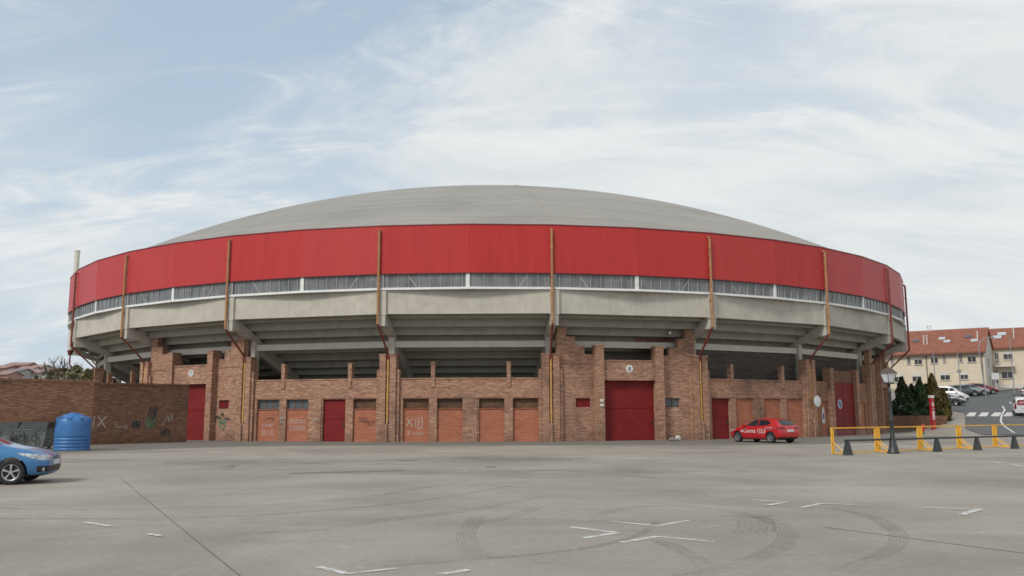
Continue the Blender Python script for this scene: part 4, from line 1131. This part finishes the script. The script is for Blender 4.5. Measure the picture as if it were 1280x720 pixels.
# ================================================================== HYDRANT, TOTEM
p = G(1154, 543.5)
hy = empty('fire_hydrant', p, .4, 'small red hydrant with a green foot behind the yellow barriers', 'hydrant')
hr = simple('hydrant_red', (.42, .02, .02), .4)
mb = MB(); mb.lathe([(.001, .25), (.11, .25), (.11, .62), (.15, .64), (.15, .72), (.10, .80), (.04, .86), (.001, .88)], 16); mb.tube((-.3, 0, .62), (.3, 0, .62), .06); mb.tube((0, -.24, .5), (0, 0, .5), .07); mb.build('hydrant_body', hr, hy)
mb = MB(); mb.lathe([(.001, 0), (.15, 0), (.15, .05), (.09, .08), (.09, .25), (.001, .25)], 16); mb.build('foot', simple('hydrant_green', (.05, .16, .06), .5), hy)
p = G(1167, 537)
tt = empty('sign_totem', p, R_(20), 'slim red and white sign totem between the conifers and the crossing', 'sign')
mb = MB(); mb.box(-.17, .17, -.12, .12, 0, 2.72, 0); mb.build('sign_body', simple('totem_red', (.40, .02, .03), .45), tt)
mb = MB(); mb.box(-.21, .21, -.13, .13, 2.72, 2.95); mb.build('cap', white_sign, tt)
mb = MB(); mb.box(-.14, .14, -.128, -.12, .85, 1.6); mb.box(-.12, .12, -.128, -.12, 1.75, 1.82); mb.box(-.12, .12, -.128, -.12, 2.0, 2.35); mb.build('sign_lettering', simple('totem_pale', (.55, .4, .38), .5), tt)

# ================================================================== VEGETATION
def leaf_cloud(pts, size, seed):
    r = random.Random(seed); mb = MB()
    for p in pts:
        s = size*r.uniform(.6, 1.4); a = Vector((r.gauss(0, 1), r.gauss(0, 1), r.gauss(0, 1))).normalized(); b_ = a.orthogonal().normalized(); c = a.cross(b_)
        t = r.uniform(0, 6.28); u = (b_*math.cos(t)+c*math.sin(t)); w = a.cross(u)
        mb.quad(p-u*s-w*s*.4, p+u*s*.2-w*s*.5, p+u*s+w*s*.3, p-u*s*.1+w*s*.5)
    return mb
def conifer(loc, h, rad, m_, label, seed, group='conifers in the brick planter'):
    r = random.Random(seed); t = empty('conifer', loc, 0, label, 'tree', group)
    mb = MB(); mb.tube((0, 0, 0), (0, 0, h*.8), .09, .02); mb.build('trunk', bark, t)
    pts = []
    for i in range(3600):
        z = r.random()**1.25; a = r.uniform(0, 2*PI)
        prof = 1.32*(1-z)**.74*(.8+.5*noise.noise(Vector((math.cos(a)*1.5, math.sin(a)*1.5, z*5+seed))))*(.55+.45*min(1, z*5+.3))
        q = rad*prof*(1-.45*r.random()**2)
        pts.append(Vector((q*math.cos(a), q*math.sin(a), .05+h*z)))
    mbb = leaf_cloud(pts, .12, seed); mbb.build('foliage', m_, t, fix=False)
    return t
pz = .25
for px, top, dd, rad, m_, sd, lb in ((1127, 472, 80.5, 1.25, conif, 1, 'tallest left conifer in the planter beside the street lamp'), (1139, 481, 81.5, 1.1, conif, 2, 'low dark conifer second from the left in the planter'),
                                   (1149, 475, 80.5, 1.1, conif, 3, 'middle pointed conifer in the planter'), (1157, 481, 81.5, 1.0, conif, 6, 'low conifer just left of the tall golden green one'),
                                   (1164, 468, 81, 1.15, conif2, 4, 'tall golden green conifer behind the red totem'), (1178, 486, 82, .75, conif2, 5, 'small bronze green conifer at the right end of the planter')):
    r_ = ray(px, top); t_ = dd/r_.y; z = EYE+r_.z*t_
    base = 1.0 if px < 1160 else .95
    conifer((r_.x*t_, dd, base), z-base, rad, m_, lb, sd)
x0 = ray(1113, 517).x*79/ray(1113, 517).y; x1 = ray(1184, 517).x*79/ray(1184, 517).y
pb = empty('brick_planter', (x0, 79, 0), 0, 'dark brick planter wall beneath the conifers', 'planter')
mb = MB(); mb.prism([(0, 0, -.3), (3.1, 0, -.3), (x1-x0, 0, 1.0), (x1-x0, 0, 1.5), (0, 0, 1.5)], (0, .3, 0)); mb.build('planter_wall', brick_dark, pb)
mb = MB(); mb.box(0, x1-x0, .3, 5.2, -.3, 1.2); mb.build('soil', simple('soil', (.06, .05, .035), .95), pb)
def bare_tree(loc, h, label, seed, leafy=0):
    r = random.Random(seed); t = empty('bare_tree', loc, 0, label, 'tree'); mb = MB(); tips = []
    def br(p, d, l, rad, dep):
        q = p+d*l; mb.tube(p, q, rad, rad*.65, seg=5, cap=False); tips.append(q)
        if dep == 0: return
        for i in range(3 if dep > 1 else 4):
            nd = (d+Vector((r.gauss(0, .38), r.gauss(0, .38), r.gauss(.12, .2)))).normalized(); br(q, nd, l*r.uniform(.6, .85), rad*.68, dep-1)
    br(Vector((0, 0, 0)), Vector((0, 0, 1)), h*.3, .10, 4); mb.build('branches', bark, t, fix=False)
    if leafy:
        P = [Vector((r.gauss(0, h*.3), r.gauss(0, h*.2), abs(r.gauss(0, h*.22)))) for _ in range(leafy)]; leaf_cloud(P, .16, seed).build('undergrowth', shrub_l, t, fix=False)
    return t
for px, top, dd, sd in ((76, 449, 82, 3), (92, 446, 78, 5), (107, 452, 74, 8)):
    r_ = ray(px, top); t_ = dd/r_.y
    bare_tree((r_.x*t_, dd, 0), (EYE+r_.z*t_)*1.1, {3: 'leftmost thin bare tree above the brick wall', 5: 'tallest bare tree above the brick wall', 8: 'bare tree close to the left end of the arena'}[sd], sd)
def shrub(loc, rx, h, label, seed, m_=shrub_l):
    r = random.Random(seed); t = empty('shrub', loc, 0, label, 'shrub', 'shrubs behind the brick wall'); P = []
    for _ in range(1500):
        a = r.uniform(0, 6.28); z = r.random(); q = rx*math.sqrt(max(0, 1-z*z))*(.7+.5*noise.noise(Vector((math.cos(a)*2, math.sin(a)*2, z*3+seed))))*(1-.4*r.random()**2)
        P.append(Vector((q*math.cos(a), q*math.sin(a), z*h)))
    leaf_cloud(P, .17, seed).build('foliage', m_, t, fix=False)
    mb = MB()
    for i in range(5): mb.tube((0, 0, 0), (r.uniform(-.5, .5)*rx, r.uniform(-.5, .5)*rx, h*.8), .05, .02, seg=5)
    mb.build('stem', bark, t, fix=False); return t
for px, top, dd, rx, sd, lb in ((68, 462, 84, 1.9, 1, 'olive shrub by the pink town roofs'), (80, 460, 80, 2.3, 2, 'wide olive shrub below the bare trees'), (96, 457, 76, 2.2, 3, 'tall dark shrub near the arena end'), (110, 462, 73, 1.9, 4, 'shrub touching the arena on its left')):
    r_ = ray(px, top); t_ = dd/r_.y; shrub((r_.x*t_, dd, 0), rx, EYE+r_.z*t_, lb, sd)

# ================================================================== HOUSES
def house(name, loc, rz, w, d, h, rh, wall_m, roof_m, label, over=.5, group=None, cat='house'):
    """front along +x from origin corner to the left; local x: 0..-w, y: 0..d (depth), ridge along x"""
    r = empty(name, loc, rz, label, cat, group)
    mb = MB(); mb.box(-w, 0, 0, d, -3, h); mb.prism([(-w, 0, h), (-w, d, h), (-w, d/2, h+rh)], (w, 0, 0)); mb.build('wall', wall_m, r)
    mb = MB(); k = rh/(d/2); th = .22
    for s in (0, 1):
        y0, y1 = (-over, d/2) if s == 0 else (d+over, d/2); z0, z1 = h-over*k, h+rh
        mb.prism([(-w-.3, y0, z0+.03), (-w-.3, y1, z1+.03), (-w-.3, y1, z1+.03+th), (-w-.3, y0, z0+.03+th)], (w+.6, 0, 0))
    ro = mb.build('roof', roof_m, r); return r, ro
HA = Vector((69.3, 127, 4.7)); HRZ = R_(-35)
hs, hroof = house('row_house', HA, HRZ, 30, 11, 6.05, 3.6, stucco, tiles, 'long cream two-storey house with an orange tiled roof at the right of the arena')
fx = Vector((math.cos(HRZ), math.sin(HRZ), 0)); fy = Vector((-math.sin(HRZ), math.cos(HRZ), 0))
def facade(px, py, base=HA, off=0, rz=HRZ):
    r_ = ray(px, py); X = Vector((math.cos(rz), math.sin(rz), 0)); Y_ = Vector((-math.sin(rz), math.cos(rz), 0))
    b_ = base+Y_*off; t_ = (b_.x*Y_.x+b_.y*Y_.y)/(r_.x*Y_.x+r_.y*Y_.y); P = r_*t_+Vector((0, 0, EYE))-base
    return P.dot(X), P.z
shut = simple('window_white', (.55, .54, .5), .5); wdark = simple('house_glass', (.05, .05, .055), .15)
def hwin(parent, x0, x1, z0, z1, y=0, shutter=.35, base=None):
    mb = MB(); mb.box(x0-.06, x1+.06, y-.05, y-.001, z0-.06, z1+.06, 0); w = mb.build('window', shut, parent)
    mb = MB(); mb.box(x0, x1, y-.07, y-.052, z0, z1-(z1-z0)*shutter, 0); mb.build('pane', wdark, w)
    mb = MB(); mb.box((x0+x1)/2-.03, (x0+x1)/2+.03, y-.085, y-.072, z0, z1-(z1-z0)*shutter); mb.box(x0-.12, x1+.12, y-.16, y-.052, z0-.12, z0-.07); mb.build('frame', shut, w)
for a, b, c, d in ((1113.5, 1117, 446.5, 454), (1134, 1138, 446, 454.5), (1143, 1152.5, 446.5, 455), (1163.5, 1172.5, 444.5, 453.5), (1179, 1182, 444.5, 452), (1199, 1203, 443, 452), (1209.5, 1220, 443, 452),
                   (1140.5, 1152, 467.5, 476.5), (1175.5, 1187.5, 466, 474.5), (1200.5, 1210, 466, 473.5), (1118, 1128, 468, 477)):
    x0, z1 = facade(a, c); x1, z0 = facade(b, d); hwin(hs, x0, x1, z0, z1, shutter=.35 if b-a > 6 else .05)
for px in (1158, 1227.5):
    x, _ = facade(px, 450); mb = MB(); mb.tube((x, -.08, -1), (x, -.08, 5.8), .06); mb.build('downpipe', bark, hs)
mb = MB(); mb.box(-30, 0, -.02, -.001, 2.95, 3.05); mb.build('string_course', stucco2, hs)
mb = MB(); mb.box(-30.3, .3, -.62, -.5, 5.62, 5.78); mb.build('gutter', simple('gutter_brown', (.10, .05, .035), .5), hroof)
mb = MB(); mb.box(.001, .04, .0, 11, -3, 6.05); mb.prism([(.001, 0, 6.05), (.001, 11, 6.05), (.001, 5.5, 9.62)], (.039, 0, 0)); mb.build('gable_wall', stucco2, hs)
for yy, z0, z1 in ((4.2, 3.7, 5.1), (4.2, .9, 2.4), (7.4, .9, 2.4)):
    mb = MB(); mb.box(.04, .07, yy-.35, yy+.35, z0, z1); mb.build('window', wdark, hs)
k_ = 3.6/5.5
def on_roof(parent, name, x, y, w, h_, m_, lift=.27, base_h=6.05):
    mb = MB(); z = base_h+y*k_+lift
    mb.prism([(x-w/2, y-h_/2, z-h_/2*k_), (x+w/2, y-h_/2, z-h_/2*k_), (x+w/2, y+h_/2, z+h_/2*k_), (x-w/2, y+h_/2, z+h_/2*k_)], (0, -.05, .1)); return mb.build(name, m_, parent)
sky_l = simple('skylight_glass', (.5, .52, .55), .1, .2)
for px, y, m_ in ((1145, 2.7, glass_block), (1178, 3.0, sky_l), (1184, 2.2, sky_l), (1211, 3.2, glass_block), (1218, 2.1, sky_l)):
    x, _ = facade(px, 430, off=y); on_roof(hroof, 'skylight', x, y, .9, .6, m_)
for px, y, h_ in ((1155, 1.8, 1.5), (1159, 1.8, 1.5), (1222.5, 2.2, 1.5), (1161, 5.3, 1.0), (1164.5, 5.3, 1.0)):
    x, _ = facade(px, 430, off=y); mb = MB(); z = 6.05+y*k_; mb.tube((x, y, z), (x, y, z+h_), .08); mb.tube((x, y, z+h_), (x, y, z+h_+.12), .13); mb.build('vent', white_sign, hroof)
HB = Vector((80.2, 132.2, 5.5))
h2, r2 = house('row_house', HB, R_(-30), 13, 10, 6.3, 3.1, stucco, tiles, 'second cream house with balconies and a tiled roof beyond the gable')
hf = lambda px, py: facade(px, py, HB, 0, R_(-30))
for a, b, c, d, sh in ((1243.5, 1248.5, 441, 454, 0), (1254, 1266, 441, 449.5, .2), (1243, 1248, 463, 479, 0), (1252, 1267, 464.5, 472.5, .1)):
    x0, z1 = hf(a, c); x1, z0 = hf(b, d); hwin(h2, x0, x1, z0, z1, shutter=sh)
mb = MB(); mb.box(-9.5, -.9, -.45, -.001, -1, .6); mb.build('garden_wall', stucco2, h2)
x0, z = hf(1243, 457); x1, _ = hf(1268, 457)
mb = MB(); mb.box(x0, x1, -1.2, -.001, z-.25, z, 0)
for i in range(22): u = x0+(x1-x0)*i/21; mb.tube((u, -1.17, z), (u, -1.17, z+.9), .02, seg=4)
mb.tube((x0, -1.17, z+.9), (x1, -1.17, z+.9), .03, seg=5); mb.build('balcony', stucco2, h2)
for px, y, m_ in ((1247, 2.3, sky_l), (1253, 3.2, sky_l)):
    x, _ = facade(px, 428, HB, y, R_(-30)); mb = MB(); kk = 3.1/5; zz_ = 6.3+y*kk+.27; mb.prism([(x-.6, y-.4, zz_-.4*kk), (x+.6, y-.4, zz_-.4*kk), (x+.6, y+.4, zz_+.4*kk), (x-.6, y+.4, zz_+.4*kk)], (0, -.05, .1)); mb.build('skylight', m_, r2)
mb = MB(); x, _ = facade(1268, 428, HB, 2, R_(-30)); mb.tube((x, 2, 7), (x, 2, 9.4), .08); mb.build('vent', white_sign, r2)
# street light poles before the houses
pm = simple('galvanised_pole', (.25, .26, .27), .5)
for px, base, top, lb in ((1170.5, 484, 440, 'thin grey pole before the middle of the cream house'), (1201.5, 486, 440, 'thin grey pole with a small box near the right end of the cream house'), (1268, 489, 421, 'tall grey lamp pole before the second house')):
    p = G(px, 497 if px < 1260 else 492); r_ = ray(px, top); t_ = p.y/r_.y; z = EYE+r_.z*t_-p.z
    mb = MB(); mb.tube((0, 0, 0), (0, 0, z), .08, .05); mb.box(-.25, .25, -.1, .1, z*.55, z*.55+.35) if px == 1201.5 else mb.tube((0, 0, z), (0, -.5, z+.05), .05)
    o = mb.build('utility_pole', pm); o.location = p; tag(o, lb, 'pole', 'poles along the street')
p = G(1233, 495.5); mb = MB(); P_ = [Vector((0, 0, 0)), Vector((-.35, 0, 4)), Vector((-.5, 0, 6.4)), Vector((-.3, 0, 7.2)), Vector((.3, 0, 7.7)), Vector((1.2, 0, 7.9))]
mb.path(P_, .07); mb.box(1.1, 1.7, -.12, .12, 7.82, 7.95); o = mb.build('curved_street_light', pm); o.location = p; tag(o, 'tall grey street light with curved arm at the corner of the cream house', 'street light')
p = G(1246, 491); mb = MB(); mb.tube((0, 0, 0), (0, 0, 2.9), .04); mb.box(-.5, .5, -.03, .03, 1.9, 2.8); o = mb.build('street_sign', [white_sign]); o.location = p; tag(o, 'small pale square sign on a post below the balcony', 'sign')
# far town on the hill, left
TWN = [(-1, 455.5, 12, 5, 'stucco', 'far brick-red house at the left edge of the town', 235), (22, 452, 16, 5, 'pink', 'large far house with a wide pink roof', 240), (33, 457, 9, 4, 'white', 'white far house left of the road of roofs', 215),
       (14, 460, 11, 5, 'grey', 'low grey-roofed far house with a white gable', 205), (46, 455, 8, 4, 'white', 'far white block above the pale terraces', 232), (45, 461, 14, 5, 'white', 'long pale far house in front', 210), (57, 459, 10, 4, 'pink', 'far reddish house at the right of the town', 225), (4, 463, 7, 4, 'pink', 'small brown far house above the wall', 200)]
fw = {'pink': simple('far_pink_wall', (.40, .24, .20), .9), 'white': simple('far_white_wall', (.55, .53, .5), .9), 'stucco': simple('far_brick_wall', (.36, .19, .15), .9), 'grey': simple('far_grey_wall', (.42, .41, .4), .9)}  # town walls paled, so the colour itself carries the haze
groof = simple('far_grey_roof', (.16, .16, .17), .8)
for i, (px, top, w, h_, kd, lb, dd) in enumerate(TWN):
    w *= .36; h_ *= .75; top += 1.2
    r_ = ray(px, top); t_ = dd/r_.y; P_ = Vector((r_.x*t_, dd, EYE+r_.z*t_)); hz = h_*.8; rh = .75
    o, ro = house('town_house', (P_.x+w/2*.9, dd, P_.z-hz-rh), R_(-8+7*(i % 3)), w, 6, hz, rh, fw[kd], groof if kd == 'grey' else tiles_far, lb, .4, 'houses of the far town')
    for j in range(max(2, int(w/3))):
        mb = MB(); u = -w+.7+j*2.0; mb.box(u, u+.9, -.05, -.001, hz-1.9, hz-.7); mb.build('window', wdark, o)
# trees behind the second house
def broad_tree(loc, h, rad, label, seed):
    r = random.Random(seed); t = empty('broadleaf_tree', loc, 0, label, 'tree'); mb = MB(); mb.tube((0, 0, 0), (0, 0, h*.55), .2, .1)
    for i in range(7): a = r.uniform(0, 6.28); mb.tube((0, 0, h*.35), (rad*.6*math.cos(a), rad*.6*math.sin(a), h*r.uniform(.55, .85)), .09, .03, seg=5)
    mb.build('trunk', bark, t); P = []
    cl = [Vector((r.gauss(0, rad*.45), r.gauss(0, rad*.45), h*r.uniform(.45, .95))) for _ in range(16)]
    for _ in range(3500):
        c = r.choice(cl); P.append(c+Vector((r.gauss(0, rad*.22), r.gauss(0, rad*.22), r.gauss(0, h*.07))))
    leaf_cloud(P, .24, seed).build('foliage', conif, t, fix=False)
for px, top, dd, rad, lb, sd in ((1284, 428, 150, 3.2, 'dark tree rising beyond the second house at the right edge', 5), (1291, 424, 165, 4, 'farther dark tree behind the right edge tree', 6)):
    r_ = ray(px, top); t_ = dd/r_.y; z0 = terr(r_.x*t_, dd); broad_tree((r_.x*t_, dd, z0), EYE+r_.z*t_-z0, rad, lb, sd)

# ================================================================== LIGHT
SUN_AZ, SUN_EL = R_(-140), R_(43)        # direction towards the sun, from +Y clockwise (left of and behind the camera)
sd = Vector((math.sin(SUN_AZ)*math.cos(SUN_EL), math.cos(SUN_AZ)*math.cos(SUN_EL), math.sin(SUN_EL)))
L_ = bpy.data.lights.new('sun', 'SUN'); L_.energy = 2.25; L_.angle = R_(13); L_.color = (1, .95, .87)
lo = bpy.data.objects.new('sun', L_); col.objects.link(lo); lo.rotation_euler = sd.to_track_quat('Z', 'Y').to_euler()
w = bpy.data.worlds.new('World'); bpy.context.scene.world = w; w.use_nodes = True; nt = w.node_tree
for n_ in list(nt.nodes): nt.nodes.remove(n_)
sk = nt.nodes.new('ShaderNodeTexSky'); sk.sky_type = 'NISHITA'; sk.sun_disc = False; sk.sun_elevation = SUN_EL; sk.sun_rotation = SUN_AZ % (2*PI); sk.air_density = 1.0; sk.dust_density = 2.0; sk.ozone_density = 1.5
tc = nt.nodes.new('ShaderNodeTexCoord'); sp = nt.nodes.new('ShaderNodeSeparateXYZ'); nt.links.new(tc.outputs['Generated'], sp.inputs[0])
zc = math_n(nt, 'ADD', math_n(nt, 'MAXIMUM', sp.outputs[2], 0), .30)
cx = nt.nodes.new('ShaderNodeCombineXYZ'); nt.links.new(math_n(nt, 'DIVIDE', sp.outputs[0], zc), cx.inputs[0]); nt.links.new(math_n(nt, 'DIVIDE', sp.outputs[1], zc), cx.inputs[1])
mp = nt.nodes.new('ShaderNodeMapping'); mp.inputs['Rotation'].default_value = (0, 0, R_(52)); mp.inputs['Scale'].default_value = (1.6, 2.4, 1); mp.inputs['Location'].default_value = (3.1, 1.7, 0); nt.links.new(cx.outputs[0], mp.inputs['Vector'])
nA = noise_n(nt, mp.outputs[0], .75, 8, .62, .35)
mp2 = nt.nodes.new('ShaderNodeMapping'); mp2.inputs['Rotation'].default_value = (0, 0, R_(-24)); mp2.inputs['Scale'].default_value = (1.7, 4.6, 1); mp2.inputs['Location'].default_value = (5.1, 3.9, 0); nt.links.new(cx.outputs[0], mp2.inputs['Vector'])
nB = noise_n(nt, mp2.outputs[0], 1.1, 9, .66, .9)
# large scale cover: thicker towards the right (+x) and the horizon
az = math_n(nt, 'DIVIDE', sp.outputs[0], math_n(nt, 'ADD', math_n(nt, 'MAXIMUM', sp.outputs[1], -.2), .35))
el = sp.outputs[2]
edge = math_n(nt, 'SUBTRACT', az, math_n(nt, 'MULTIPLY', math_n(nt, 'SUBTRACT', el, .25), .55))
edge = math_n(nt, 'ADD', edge, math_n(nt, 'MULTIPLY', math_n(nt, 'SUBTRACT', nA, .5), .55))
right = mrange(nt, edge, -.33, .04)
horiz = mrange(nt, el, .42, .10)
cover = math_n(nt, 'ADD', math_n(nt, 'MULTIPLY', right, .60), math_n(nt, 'MULTIPLY', horiz, .45))
dens = math_n(nt, 'ADD', math_n(nt, 'ADD', math_n(nt, 'MULTIPLY', mrange(nt, nA, .36, .66), .55), math_n(nt, 'MULTIPLY', mrange(nt, nB, .45, .72), .5)), math_n(nt, 'SUBTRACT', cover, .12))
dens = mrange(nt, dens, .06, 1.10, .06, 1)
cloud = ramp(nt, nB, [(.3, (.68, .73, .755)), (.7, (.84, .86, .86))])
skc = nt.nodes.new('ShaderNodeVectorMath'); skc.operation = 'SCALE'; skc.inputs[3].default_value = .13; nt.links.new(sk.outputs[0], skc.inputs[0])
hz_ = mixc(nt, skc.outputs[0], (.53, .65, .765), mrange(nt, el, .60, .0, .6, .9))
fin = mixc(nt, hz_, cloud, dens)
bg = nt.nodes.new('ShaderNodeBackground'); nt.links.new(fin, bg.inputs[0]); bg.inputs[1].default_value = 1.0
out = nt.nodes.new('ShaderNodeOutputWorld'); nt.links.new(bg.outputs[0], out.inputs[0])

# ================================================================== CAMERA
cam = bpy.data.cameras.new('camera'); cam.sensor_width = 36; cam.lens = F/1280*36; cam.clip_end = 8000; cam.clip_start = .1
co = bpy.data.objects.new('camera', cam); col.objects.link(co)
co.matrix_world = Matrix.Translation((0, 0, EYE)) @ Matrix.Rotation(PI/2+PITCH, 4, 'X') @ Matrix.Rotation(ROLL, 4, 'Z')
sc = bpy.context.scene; sc.camera = co
sc.cycles.filter_width = 1.6
sc.view_settings.view_transform = 'Standard'; sc.view_settings.look = 'None'; sc.view_settings.exposure = 0
sc.render.resolution_x, sc.render.resolution_y = 1024, 576
